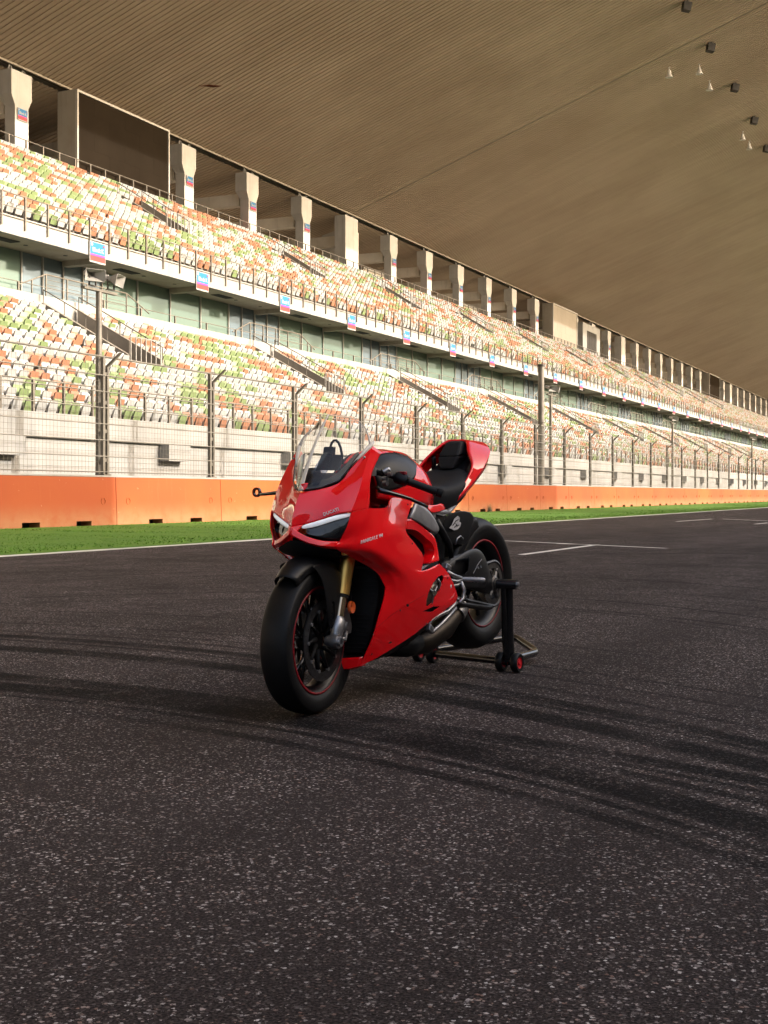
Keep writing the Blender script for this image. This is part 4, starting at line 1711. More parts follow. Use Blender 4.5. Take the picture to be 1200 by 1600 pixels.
# --- windscreen: clear bubble, dark mask at its foot, pale edge
def scr(t, s_):
    """t: 0 foot .. 1 top on the centre line, s_: -1..1 across"""
    c0, c1 = (-.044, .912), (.165, 1.232)
    b = c0[0] + (c1[0] - c0[0]) * t + .018 * sin(pi * t)
    z = c0[1] + (c1[1] - c0[1]) * t + .006 * sin(pi * t)
    return b, z


foot = [(-.042, 0, .909), (.013, .064, .923), (.075, .114, .951), (.124, .141, 1.013), (.168, .163, 1.055), (.212, .181, 1.098)]
topp = [(.168, 0, 1.234), (.175, .028, 1.234), (.192, .056, 1.230), (.216, .080, 1.222), (.246, .100, 1.210), (.262, .118, 1.185)]
rows = []
for k in range(8):
    t = k / 7
    row = []
    for a, b in zip(foot, topp):
        p = lerp(a, b, t)
        bul = sin(pi * t)
        row.append((p[0] - .012 * bul, p[1] * (1 + .05 * bul), p[2] + .010 * bul))
    rows.append(row)
ws = patch('windscreen', both(rows), M['clear'], None, 1, 0)[0]
# polished edges of the acrylic and a pale strip painted as the reflection along the centre
for s in (-1, 1):
    g = BB()
    ed = [(p[0], s * p[1], p[2]) for p in topp]
    g.tube(ed, .0011, 6)
    g.fin('screen_edge', M['acryl_edge'], ws, smooth=True)
    g = BB()
    ed = [(r[-1][0] - .002, s * r[-1][1], r[-1][2] + .003) for r in rows]
    g.tube(ed, [.007, .006, .005, .004, .0035, .003, .0025, .002], 6)
    g.fin('screen_edge', M['acryl_edge'], ws, smooth=True)
    g = BB()
    ed = [(foot[k][0] - .004, s * foot[k][1], foot[k][2] + .004) for k in range(6)]
    g.tube(ed, .003, 6)
    g.fin('screen_gasket', M['gloss'], ws, smooth=True)
    # bright side edge along the ear
    g = BB()
    ed = [(.126, s * .140, 1.018), (.168, s * .162, 1.062), (.214, s * .181, 1.104), (.236, s * .178, 1.122)]
    g.tube(ed, [.004, .008, .011, .005], 8)
    g.fin('screen_edge', M['acryl_edge'], ws, smooth=True)
g = BB()
ed = [(r[0][0] - .001, 0, r[0][2] + .001) for r in rows]
cr_rows = []
for i, (b0, _, z0) in enumerate(ed):
    w0 = .0105 - .0008 * i
    cr_rows.append([(b0 - .0035, -w0, z0 + .001), (b0 - .0055, 0, z0 + .0025), (b0 - .0035, w0, z0 + .001)])
g.grid(dense(cr_rows, 3))
g.fin('screen_glint', M['acryl_edge'], ws, smooth=True, solid=0.002)
for s in (-1, 1):
    rr = [[(foot[k][0] + .004, s * foot[k][1] * .97, foot[k][2] + .001) for k in range(0, 5)],
          [(foot[k][0] + (.030 if k else .018), s * foot[k][1] * (.80 if k else 1), foot[k][2] + .026 + .010 * (k > 0)) for k in range(0, 5)]]
    g = BB()
    g.grid(rr)
    g.fin('screen_mask', M['screen_tint'], ws, sub=1, solid=0.002)
# inner bay: dark duct floor, dash, air-flow screen behind the clear one
bay = [[(-.020, 0, .905), (.030, .060, .915), (.090, .112, .940), (.150, .150, .990)],
       [(.06, 0, .955), (.09, .06, .965), (.13, .10, .985), (.19, .14, 1.02)],
       [(.16, 0, .990), (.18, .06, .995), (.21, .10, 1.0), (.25, .13, 1.01)],
       [(.30, 0, .985), (.30, .06, .985), (.30, .10, .98), (.31, .13, .97)]]
patch('cockpit_bay', both(bay), M['matt'], None, 2, 0.003)
air = [[(.004, -.012, .938), (-.004, .020, .930), (.010, .052, .938)],
       [(.052, -.004, 1.000), (.048, .022, .995), (.055, .062, .985)],
       [(.105, .000, 1.050), (.10, .026, 1.050), (.10, .058, 1.025)],
       [(.130, .004, 1.075), (.128, .028, 1.078), (.128, .046, 1.070)]]
g = BB()
g.grid(air)
g.fin('inner_screen', M['acryl_blue'], None, sub=2)
g = BB()
g.hexa([(.150, -.060, 1.000), (.165, -.060, 1.000), (.165, .060, 1.000), (.150, .060, 1.000), (.190, -.055, 1.066), (.204, -.055, 1.066), (.204, .055, 1.066), (.190, .055, 1.066)])
g.fin('dash', M['black'], None, bevel=0.005)
g = BB()
g.hexa([(.17, -.035, 1.06), (.20, -.035, 1.06), (.20, .012, 1.06), (.17, .012, 1.06), (.18, -.035, 1.10), (.205, -.035, 1.10), (.205, .012, 1.10), (.18, .012, 1.10)])
g.fin('sensor_box', M['black'], None, bevel=0.004)
g = BB()
arc = [(.19, -.010 + .032 * (1 - cos(pi * k / 8)), 1.075 + .058 * sin(pi * k / 8) - .05 * (k / 8) ** 3) for k in range(9)]
g.tube(arc, .0055, 8)
g.fin('cable_loop', M['matt'], None, smooth=True)
# shield badge at the foot of the screen
g = BB()
sh = [(-.046, .004, .937), (-.044, .016, .940), (-.032, .030, .941), (-.034, .028, .929), (-.044, .017, .915), (-.049, .009, .926)]
g.prism(sh, (.003, -.001, .004))
bd = g.fin('badge', M['red'], None)
g = BB()
g.tube([(-.0495, .006, .936), (-.0495, .015, .928), (-.049, .018, .918)], .0014, 5)
g.fin('badge_line', M['decal'], bd)
for s in (-1, 1):
    for p in ((.028, s * .072, .912), (.165, s * .178, 1.052)):
        g = BB()
        g.lathe([(-.006, .0), (-.006, .0045), (.0, .006)], 10, p, 'X')
        g.fin('fairing_screw', M['alu'], nose_o)

# --- side fairings
M['red_gap'] = mat('panel_joint', (0.10, 0.002, 0.003), 0.5, noise=(30, 0.2))
side = [
    [(.030, .199, .826), (.118, .229, .842), (.258, .228, .845), (.345, .200, .882), (.445, .199, .878), (.528, .198, .866)],
    [(.012, .190, .768), (.080, .222, .788), (.202, .238, .798), (.298, .225, .826), (.392, .217, .828), (.476, .211, .824)],
    [(-.002, .165, .711), (.055, .207, .733), (.155, .240, .743), (.248, .252, .752), (.328, .249, .753), (.393, .241, .747)],
    [(-.018, .155, .684), (.040, .196, .680), (.125, .238, .680), (.250, .253, .688), (.365, .251, .689), (.470, .241, .687)],
    [(.075, .168, .645), (.135, .212, .638), (.215, .246, .636), (.330, .255, .632), (.440, .251, .630), (.547, .241, .628)],
    [(.222, .195, .579), (.272, .226, .578), (.330, .247, .578), (.410, .251, .575), (.480, .247, .570), (.547, .237, .560)],
    [(.290, .204, .510), (.340, .228, .519), (.420, .243, .530), (.520, .246, .541), (.620, .241, .565), (.711, .233, .588)],
    [(.284, .199, .460), (.350, .216, .466), (.450, .231, .476), (.570, .237, .490), (.700, .234, .511), (.810, .223, .540)],
    [(.264, .187, .385), (.340, .202, .400), (.450, .215, .416), (.600, .223, .431), (.780, .217, .450), (.908, .207, .466)],
    [(.252, .161, .290), (.340, .178, .315), (.460, .193, .345), (.610, .203, .366), (.780, .206, .386), (.938, .199, .408)],
    [(.234, .112, .176), (.330, .133, .201), (.431, .153, .233), (.568, .173, .277), (.660, .183, .312), (.790, .198, .362)]]
for s in (1, -1):
    f_ = (lambda p: p) if s > 0 else mir
    o = skin('side_fairing', [[f_(p) for p in r] for r in side], M['red'], None, 0.0045, n=7, bc=(1,), br=(6,), ang=24)
    # openings: engine window and slit below it
    g = BB()
    tear = [(.760, .528), (.735, .536), (.690, .532), (.645, .508), (.612, .468), (.606, .430), (.618, .408), (.640, .402), (.672, .418), (.705, .452), (.735, .492)]
    g.prism([f_((b, .10, z)) for b, z in tear], (0, s * .25, 0))
    c1 = g.fin('cutter', M['black'])
    g = BB()
    g.prism([f_((b, .10, z)) for b, z in ((.600, .382), (.690, .398), (.765, .392), (.700, .374))], (0, s * .25, 0))
    c2 = g.fin('cutter', M['black'])
    cut(o, [c1, c2])
    o.data.shade_smooth() if hasattr(o.data, 'shade_smooth') else None
    o.data.set_sharp_from_angle(angle=radians(24))
    # seam between the upper and the belly panel, and quarter-turn fasteners along it
    dg_ = dense(side, 7, (6,), (1,))
    def on(r, c, up=.0035):
        i, j = min(int(r * 7), len(dg_) - 2), min(int(c * 7), len(dg_[0]) - 2)
        p = lerp(lerp(dg_[i][j], dg_[i][j + 1], c * 7 - j), lerp(dg_[i + 1][j], dg_[i + 1][j + 1], c * 7 - j), r * 7 - i)
        return f_((p[0], p[1] + up, p[2]))
    g = BB()
    g.tube([on(8.55 - 1.05 * k / 16, .05 + 3.0 * k / 16, .0014) for k in range(17)], .0013, 5)
    g.fin('panel_gap', M['red_gap'], o, smooth=True)
    g = BB()
    g.tube([on(.02 + 3.0 * k / 12, 1.0 - .85 * (k / 12) ** 2, .0012) for k in range(9)], .0010, 5)
    g.fin('panel_gap', M['red_gap'], o, smooth=True)
    for (r, c) in ((8.1, 1.6), (9.7, .5), (9.75, 3.8), (5.6, 4.7), (3.0, 4.75), (.4, 4.6), (7.2, 4.75), (4.2, .5)):
        g = BB()
        g.lathe([(s * .0, .0), (s * .0015, .0042), (-s * .003, .005)], 10, on(r, c, .0022), 'Y')
        g.fin('fastener', M['matt'], o)
    # the vent blade between the upper panel and the frame
    vb = [[(.440, .222, .792), (.533, .206, .788), (.640, .196, .748), (.742, .190, .704), (.772, .190, .650), (.768, .200, .598)],
          [(.418, .226, .752), (.552, .203, .742), (.655, .192, .708), (.732, .187, .672), (.745, .187, .630), (.690, .198, .590)],
          [(.470, .125, .740), (.570, .120, .720), (.665, .118, .690), (.715, .118, .655), (.722, .120, .620), (.670, .130, .585)]]
    g = BB()
    g.grid([[f_(p) for p in r] for r in vb])
    g.v, g.f, g.mi = [], [], []
    o2 = skin('vent_blade', [[f_(p) for p in r] for r in vb], M['red'], None, 0.004, n=5, br=(1,), ang=24)
    g = BB()
    g.grid([[f_(p) for p in r] for r in [[(.40, .15, .74), (.56, .14, .73), (.72, .145, .66), (.74, .15, .58)], [(.42, .15, .60), (.54, .14, .58), (.64, .14, .56), (.72, .15, .545)]]])
    g.fin('vent_liner', M['black'], None, False, sub=1, solid=0.004)
    # triangular grey filler at the foot of the vent
    g = BB()
    g.prism([f_(p) for p in ((.552, .222, .610), (.640, .190, .578), (.700, .19, .586), (.555, .224, .562))], (0, -s * .006, 0))
    g.fin('vent_filler', M['frame_grey'], None)
    g = BB()
    g.lathe([(s * .0, .0), (s * .002, .0055), (-s * .004, .006)], 10, f_((.405, .2475, .425)), 'Y')
    g.fin('fastener', M['matt'], None)
    # frame plate
    fp = [[(.545, .192, .866), (.660, .182, .832), (.735, .174, .795), (.785, .170, .752)],
          [(.500, .200, .822), (.600, .192, .800), (.700, .182, .765), (.785, .172, .735)],
          [(.480, .198, .796), (.560, .192, .778), (.680, .182, .742), (.770, .170, .722)]]
    g = BB()
    g.grid([[f_(p) for p in r] for r in fp])
    g.v, g.f, g.mi = [], [], []
    fr_ = skin('frame_plate', [[f_((p[0], p[1] + .012, p[2])) for p in r] for r in fp], M['frame_grey'], None, 0.012, n=4)
    g = BB()
    g.lathe([(s * .0, .0), (s * .004, .009), (s * .004, .012), (-s * .01, .014)], 14, f_((.770, .178, .742)), 'Y')
    g.fin('frame_bolt', M['alu'], fr_, smooth=True, angle=40)
    # engine cover seen through the window
    g = BB()
    g.lathe([(s * .226, .0), (s * .226, .022), (s * .219, .030), (s * .215, .050), (s * .205, .070), (s * .12, .085)], 28, (.680, 0, .470), 'Y')
    ec = g.fin('engine_cover', M['brass'], None, smooth=True, angle=30)
    g = BB()
    for a in (30, 150, 270):
        a = radians(a)
        g.tube([(.668 + .01 * cos(a), s * .228, .462 + .01 * sin(a)), (.668 + .05 * cos(a), s * .220, .462 + .05 * sin(a))], .004, 6)
    g.fin('cover_rib', M['alu'], ec)
    g = BB()
    g.tube([f_((.715, .222, .520)), f_((.735, .226, .50)), f_((.72, .222, .465))], .006, 6)
    g.fin('cover_hose', M['alu'], ec, smooth=True)
    # name of the model on the flank
# --- inner black bodies: radiator, engine, belly
rad = BB()
rad.grid([[(.295, -.185, .60), (.255, -.10, .60), (.245, 0, .60), (.255, .10, .60), (.295, .185, .60)],
          [(.290, -.185, .44), (.255, -.10, .44), (.245, 0, .44), (.255, .10, .44), (.290, .185, .44)],
          [(.262, -.13, .20), (.235, -.07, .20), (.228, 0, .20), (.235, .07, .20), (.262, .13, .20)]])
rd = rad.fin('radiator', M['matt'], None, sub=1, solid=0.02, offset=1)
for k in range(22):
    z = .215 + k * .0175
    w = .12 + (z - .2) * .15
    g = BB()
    g.tube([(.258 + .02 * (z > .4), -w, z), (.228 + .008 * (z > .3), 0, z), (.258 + .02 * (z > .4), w, z)], .0022, 4)
    g.fin('radiator_fin', M['matt'], rd)
g = BB()
for (b, w, z0, z1) in ((.30, .15, .22, .80), (.40, .165, .20, .84), (.55, .165, .22, .85), (.70, .155, .27, .82), (.82, .14, .33, .74), (.93, .11, .36, .62)):
    pass
sec = [(.30, .15, .22, .78), (.40, .165, .21, .83), (.55, .160, .24, .84), (.70, .150, .29, .80), (.84, .130, .33, .72), (.96, .10, .36, .60)]
g.grid([[(b, -w, z0 + .05), (b, -w * .7, z0), (b, w * .7, z0), (b, w, z0 + .05), (b, w, z1 - .05), (b, w * .7, z1), (b, -w * .7, z1), (b, -w, z1 - .05)] for b, w, z0, z1 in sec], True)
g.face(*range(8))
g.face(*[len(g.v) - 8 + k for k in range(8)])
g.fin('engine', M['matt'], None, smooth=True, angle=40)
g = BB()
sec = [(.225, .085, .165, .21), (.32, .112, .160, .24), (.45, .130, .165, .27), (.60, .150, .185, .31), (.74, .165, .235, .35), (.86, .165, .30, .40)]
g.grid([[(b, -w, z1), (b, -w * .95, (z0 + z1) / 2), (b, -w * .6, z0), (b, w * .6, z0), (b, w * .95, (z0 + z1) / 2), (b, w, z1)] for b, w, z0, z1 in sec])
g.fin('belly_pan', M['black'], None, sub=2, solid=0.004)

skin('belly_lip', both([[(.218, 0, .205), (.225, .06, .208), (.240, .122, .215)], [(.214, 0, .160), (.222, .058, .164), (.236, .113, .177)], [(.26, 0, .152), (.265, .056, .155), (.28, .112, .176)]]), M['red'], None, 0.004, n=4, br=(1,))
# --- tank
tk = [(.36, [(0, 1.040), (.050, 1.032), (.090, .995), (.112, .945), (.12, .88)]),
      (.45, [(0, 1.086), (.060, 1.076), (.118, 1.030), (.155, .960), (.165, .87)]),
      (.56, [(0, 1.100), (.066, 1.090), (.138, 1.036), (.180, .956), (.184, .865)]),
      (.68, [(0, 1.094), (.064, 1.084), (.140, 1.026), (.182, .946), (.176, .855)]),
      (.78, [(0, 1.066), (.058, 1.056), (.124, 1.000), (.158, .925), (.145, .850)]),
      (.86, [(0, 1.008), (.050, 1.000), (.098, .955), (.118, .900), (.105, .845)]),
      (.92, [(0, .955), (.040, .950), (.074, .925), (.088, .885), (.085, .840)])]
rows = []
for b, pts in tk:
    left = [(b, l, z) for l, z in pts]
    rows.append([mir(p) for p in left[:0:-1]] + left)
skin('fuel_tank', rows, M['red'], None, 0.004, n=6, bc=(3, 5), ang=24)
for s in (-1, 1):
    # black cover let into the shoulder of the tank, with three gills
    def tp_(i, j, f):
        (b, pts) = tk[i]
        a, c = pts[j], pts[j + 1]
        return (b, s * (a[0] + (c[0] - a[0]) * f + .006), a[1] + (c[1] - a[1]) * f + .008)
    rr = [[tp_(0, 1, .3), tp_(0, 2, .2), tp_(0, 3, .0), tp_(0, 3, .7)],
          [tp_(1, 1, .25), tp_(1, 2, .0), tp_(1, 2, .8), tp_(1, 3, .5)],
          [tp_(2, 1, .3), tp_(2, 1, .8), tp_(2, 2, .4), tp_(2, 3, .0)],
          [tuple(lerp(tp_(2, 1, .35), tp_(3, 1, .45), .75)), tuple(lerp(tp_(2, 1, .6), tp_(3, 1, .7), .75)), tuple(lerp(tp_(2, 1, .9), tp_(3, 1, .95), .75)), tuple(lerp(tp_(2, 2, .2), tp_(3, 2, .1), .75))]]
    g = BB()
    g.grid(rr)
    g.v, g.f, g.mi = [], [], []
    cv = skin('tank_cover', rr, M['black'], None, 0.004, n=5)
    for k in range(3):
        g = BB()
        p = lerp(tp_(2, 1, .45), tp_(3, 1, .5), .02 + .17 * k)
        g.tube([(p[0] - .010, p[1] - s * .016, p[2] + .012), (p[0] + .008, p[1] + s * .012, p[2] - .008)], .0035, 6)
        g.fin('gill', M['matt'], cv)
# --- saddle and tail
st_ = [(.845, .062, .948, .870), (.90, .100, .936, .840), (.98, .132, .934, .828), (1.06, .150, .950, .852), (1.14, .152, .980, .896), (1.20, .135, 1.006, .940), (1.24, .095, 1.018, .975)]
rows = []
for b, w, zt, zb in st_:
    left = [(b, 0, zt), (b, w * .55, zt + .004), (b, w * .90, zt - .010), (b, w, zt - (zt - zb) * .45), (b, w * .9, zb)]
    rows.append([mir(p) for p in left[:0:-1]] + left)
skin('saddle', rows, M['seat_cloth'], None, 0.01, n=5, ang=40)
g = BB()
g.hexa([(1.205, -.040, 1.022), (1.205, .040, 1.022), (1.32, .045, 1.03), (1.32, -.045, 1.03), (1.225, -.060, 1.085), (1.225, .060, 1.085), (1.34, .06, 1.10), (1.34, -.06, 1.10)])
g.hexa([(1.225, -.060, 1.0852), (1.225, .060, 1.0852), (1.34, .06, 1.1002), (1.34, -.06, 1.1002), (1.285, -.042, 1.158), (1.285, .042, 1.158), (1.35, .045, 1.168), (1.35, -.045, 1.168)])
g.fin('pillion_pad', M['seat_cloth'], None, bevel=0.012)
g = BB()
g.hexa([(1.10, -.12, .90), (1.34, -.085, 1.00), (1.34, .085, 1.00), (1.10, .12, .90), (1.12, -.11, .955), (1.34, -.08, 1.09), (1.34, .08, 1.09), (1.12, .11, .955)])
g.fin('tail_core', M['black'], None, bevel=0.01)
tl = [[(1.050, .140, .868), (1.055, .150, .885), (1.060, .140, .905)],
      [(1.150, .148, .920), (1.150, .164, .948), (1.140, .146, .972)],
      [(1.245, .152, .978), (1.240, .170, 1.012), (1.205, .142, 1.042)],
      [(1.335, .148, 1.035), (1.325, .165, 1.075), (1.248, .098, 1.106)],
      [(1.410, .115, 1.068), (1.405, .135, 1.118), (1.285, .074, 1.140)],
      [(1.462, .062, 1.085), (1.455, .070, 1.158), (1.315, .050, 1.162)],
      [(1.455, .020, 1.082), (1.425, .022, 1.150), (1.325, .018, 1.166)],
      [(1.440, 0, 1.080), (1.405, 0, 1.140), (1.328, 0, 1.166)]]
rows = [[mir(p) for p in r] for r in tl] + [r for r in tl[-2::-1]]
to = skin('tail_unit', rows, M['red'], None, 0.012, n=6, bc=(1,), ang=24)
g = BB()
g.grid([[(1.462, -.062, 1.082), (1.440, 0, 1.078), (1.462, .062, 1.082)], [(1.30, -.10, 1.015), (1.30, 0, 1.01), (1.30, .10, 1.015)], [(1.12, -.11, .90), (1.12, 0, .895), (1.12, .11, .90)]])
g.fin('tail_underside', M['matt'], None, sub=1, solid=0.006)
for s in (-1, 1):
    g = BB()
    g.tube([(1.275, s * .105, 1.00), (1.285, s * .11, 1.05), (1.262, s * .10, 1.085)], .012, 8)
    g.fin('tail_strut', M['black'], None, smooth=True)
    # strips under the saddle and the rear subframe
    g = BB()
    g.tube([(.80, s * .125, .84), (.90, s * .13, .815), (.99, s * .13, .815), (1.07, s * .125, .855)], .013, 8)
    g.fin('subframe_tube', M['frame_grey'], None, smooth=True)
    g = BB()
    g.prism([(.80, s * .128, .835), (.94, s * .132, .815), (.955, s * .132, .785), (.87, s * .138, .715), (.80, s * .14, .70)], (0, -s * .02, 0))
    hp = g.fin('heel_guard', M['black'], None, bevel=0.004)
    g = BB()
    g.prism([(.818, s * .14, .835), (.862, s * .14, .828), (.935, s * .14, .815), (.985, s * .14, .835), (.975, s * .14, .815), (.93, s * .14, .797), (.85, s * .14, .808), (.832, s * .14, .77), (.818, s * .14, .775)], (0, -s * .004, 0))
    g.fin('guard_trim', M['frame_grey'], hp)
    g = BB()
    g.grid([[(.70, s * .158, .862), (.78, s * .152, .850), (.86, s * .142, .852), (.92, s * .135, .862), (.96, s * .125, .85)], [(.74, s * .168, .822), (.80, s * .158, .812), (.87, s * .15, .818), (.93, s * .142, .826), (.965, s * .13, .825)]])
    g.fin('saddle_panel', M['red'], None, sub=2, solid=0.004)
# --- rear: hugger, swingarm, chain, exhaust, pegs
def arcp(a, r, l):
    a = radians(a)
    return (RC[0] - r * cos(a), l, RC[2] + r * sin(a))


rows = []
for k in range(8):
    a = -2 + 68 * k / 7
    rr_ = .362 + .03 * (1 - k / 7)
    rows.append([arcp(a, rr_ - .05, -.112), arcp(a, rr_, -.108), arcp(a, rr_ + .012, -.05), arcp(a, rr_ + .012, .05), arcp(a, rr_, .108), arcp(a, rr_ - .05, .112)])
hug = skin('rear_hugger', rows, M['black'], None, 0.004, n=4)
g = BB()
g.grid([[(.985, .105, .800), (1.10, .108, .820), (1.21, .112, .825), (1.315, .112, .800)], [(.975, .110, .735), (1.09, .116, .745), (1.19, .118, .745), (1.255, .117, .720)],
        [(.965, .108, .665), (1.07, .114, .660), (1.15, .116, .650), (1.205, .116, .632)]])
hs = g.fin('hugger_side', M['black'], None, sub=2, solid=0.004)
# pale bird-like sticker on the hugger
ol = [(1.010, .740), (1.035, .752), (1.062, .782), (1.098, .796), (1.118, .786), (1.112, .768), (1.132, .762), (1.122, .744), (1.096, .732), (1.06, .728), (1.035, .735)]
g = BB()
g.prism([(b, .1215, z) for b, z in ol], (0, .0015, 0))
sk = g.fin('sticker', M['sticker'], hs)
g = BB()
for seg_ in (((1.045, .750), (1.075, .772), (1.100, .778)), ((1.06, .742), (1.085, .752), (1.108, .752)), ((1.075, .760), (1.09, .745))):
    g.tube([(b, .1235, z) for b, z in seg_], .0022, 5)
g.fin('sticker_lines', M['matt'], hs)
# single-sided swingarm with its cover
g = BB()
sw = [[(.93, .06, .60), (.93, .14, .60), (.93, .14, .47), (.93, .06, .47)], [(1.10, .09, .63), (1.10, .15, .62), (1.10, .155, .45), (1.10, .09, .45)],
      [(1.27, .11, .625), (1.27, .155, .61), (1.27, .16, .42), (1.27, .11, .42)], [(1.40, .105, .54), (1.40, .15, .53), (1.40, .155, .39), (1.40, .105, .39)],
      [(1.50, .10, .47), (1.50, .125, .47), (1.50, .125, .42), (1.50, .10, .42)]]
g.grid(sw, True)
g.face(0, 1, 2, 3)
n = len(g.v)
g.face(n - 4, n - 3, n - 2, n - 1)
g.fin('swingarm', M['black'], None, sub=2)
cg = [[(.925, .150, .575), (1.05, .160, .615), (1.18, .162, .645), (1.28, .155, .632), (1.36, .145, .580), (1.415, .142, .505)],
      [(.950, .168, .560), (1.05, .174, .592), (1.16, .176, .615), (1.25, .170, .600), (1.32, .162, .555), (1.37, .158, .490)],
      [(.960, .172, .500), (1.05, .178, .515), (1.14, .180, .525), (1.22, .175, .520), (1.29, .168, .500), (1.34, .160, .470)],
      [(.965, .165, .455), (1.05, .170, .452), (1.14, .172, .450), (1.22, .168, .445), (1.29, .160, .440), (1.34, .152, .440)]]
g = BB()
g.grid(cg)
cgo = g.fin('chain_guard', M['black'], None, sub=2, solid=0.004)
g = BB()
g.prism([(1.00, .14, .590), (1.12, .14, .600), (1.10, .14, .535), (1.07, .14, .520), (.97, .14, .520), (.97, .14, .545)], (0, .07, 0))
ct = g.fin('cutter', M['black'])
cut(cgo, [ct])
cgo.data.shade_smooth() if hasattr(cgo.data, 'shade_smooth') else None
cgo.data.set_sharp_from_angle(angle=radians(40))
g = BB()
g.tube([(1.145, .182, .520), (1.20, .180, .565), (1.245, .176, .585)], .0018, 5)
g.fin('guard_line', M['frame_grey'], cgo)
for p in ((1.20, .181, .545), (1.235, .178, .548)):
    g = BB()
    g.lathe([(.0, .0), (.002, .005), (-.002, .006)], 8, p, 'Y')
    g.fin('guard_bolt', M['alu'], cgo)
SP = (RC[0], .128, RC[2])
g = BB()
tooth = []
for k in range(84):
    a = 2 * pi * k / 84
    r = .112 if k % 2 == 0 else .105
    tooth.append((SP[0] + r * cos(a), SP[1] - .003, SP[2] + r * sin(a)))
n0 = len(g.v)
inner = [(SP[0] + .078 * cos(2 * pi * k / 84), SP[1] - .003, SP[2] + .078 * sin(2 * pi * k / 84)) for k in range(84)]
g.v += tooth + inner + [(p[0], p[1] + .006, p[2]) for p in tooth] + [(p[0], p[1] + .006, p[2]) for p in inner]
for k in range(84):
    j = (k + 1) % 84
    g.face(k, j, 84 + j, 84 + k)
    g.face(168 + k, 252 + k, 252 + j, 168 + j)
    g.face(k, 168 + k, 168 + j, j)
    g.face(84 + k, 84 + j, 252 + j, 252 + k)
spk = g.fin('sprocket', M['spk'], rw)
g = BB()
for k in range(6):
    a = 2 * pi * k / 6
    g.tube([(SP[0] + .03 * cos(a), SP[1], SP[2] + .03 * sin(a)), (SP[0] + .082 * cos(a), SP[1], SP[2] + .082 * sin(a))], [.013, .009], 8)
    g.lathe([(.0, .010), (.010, .009), (.010, .0)], 10, (SP[0] + .072 * cos(a), SP[1] + .002, SP[2] + .072 * sin(a)), 'Y')
g.lathe([(-.02, .045), (.010, .042), (.016, .030), (.022, .030), (.022, .016)], 28, SP, 'Y')
g.fin('sprocket_carrier', M['spk'], rw, smooth=True, angle=35)
g = BB()
path = []
for k in range(19):
    a = radians(-90 + 180 * k / 18)
    path.append((SP[0] + .112 * cos(a) * 1.0, SP[1], SP[2] + .112 * sin(a)))
front = (.93, SP[1], .47)
loop = [(.93, SP[1], .432)] + path + [(.93, SP[1], .510)]
g.tube(loop, .0085, 6)
g.fin('chain', M['disc'], rw)
g = BB()
g.tube([(.95, .135, .405), (1.12, .135, .372), (1.36, .140, .338), (1.42, .14, .338)], [.012, .014, .014, .010], 8)
g.fin('chain_slider', M['black'], None, smooth=True)
# exhaust box under the engine
g = BB()
g.tube([(.72, .055, .205), (.86, .075, .215), (1.02, .085, .265), (1.12, .095, .325), (1.16, .098, .352)], [.045, .055, .056, .044, .034], 20)
mf = g.fin('silencer', M['titan'], None, smooth=True, angle=50)
g = BB()
g.tube([(1.12, .095, .325), (1.175, .10, .362)], [.053, .043], 20)
g.fin('silencer_band', M['alu'], mf, smooth=True, angle=40)
g = BB()
g.tube([(.72, -.055, .205), (.86, -.075, .215), (1.02, -.085, .265), (1.12, -.095, .325)], [.055, .072, .070, .050], 20)
g.fin('silencer', M['titan'], None, smooth=True, angle=50)
g = BB()
g.tube([(.58, .06, .215), (.70, .07, .210), (.80, .07, .215)], [.04, .05, .045], 16)
g.fin('collector', M['matt'], None, smooth=True)
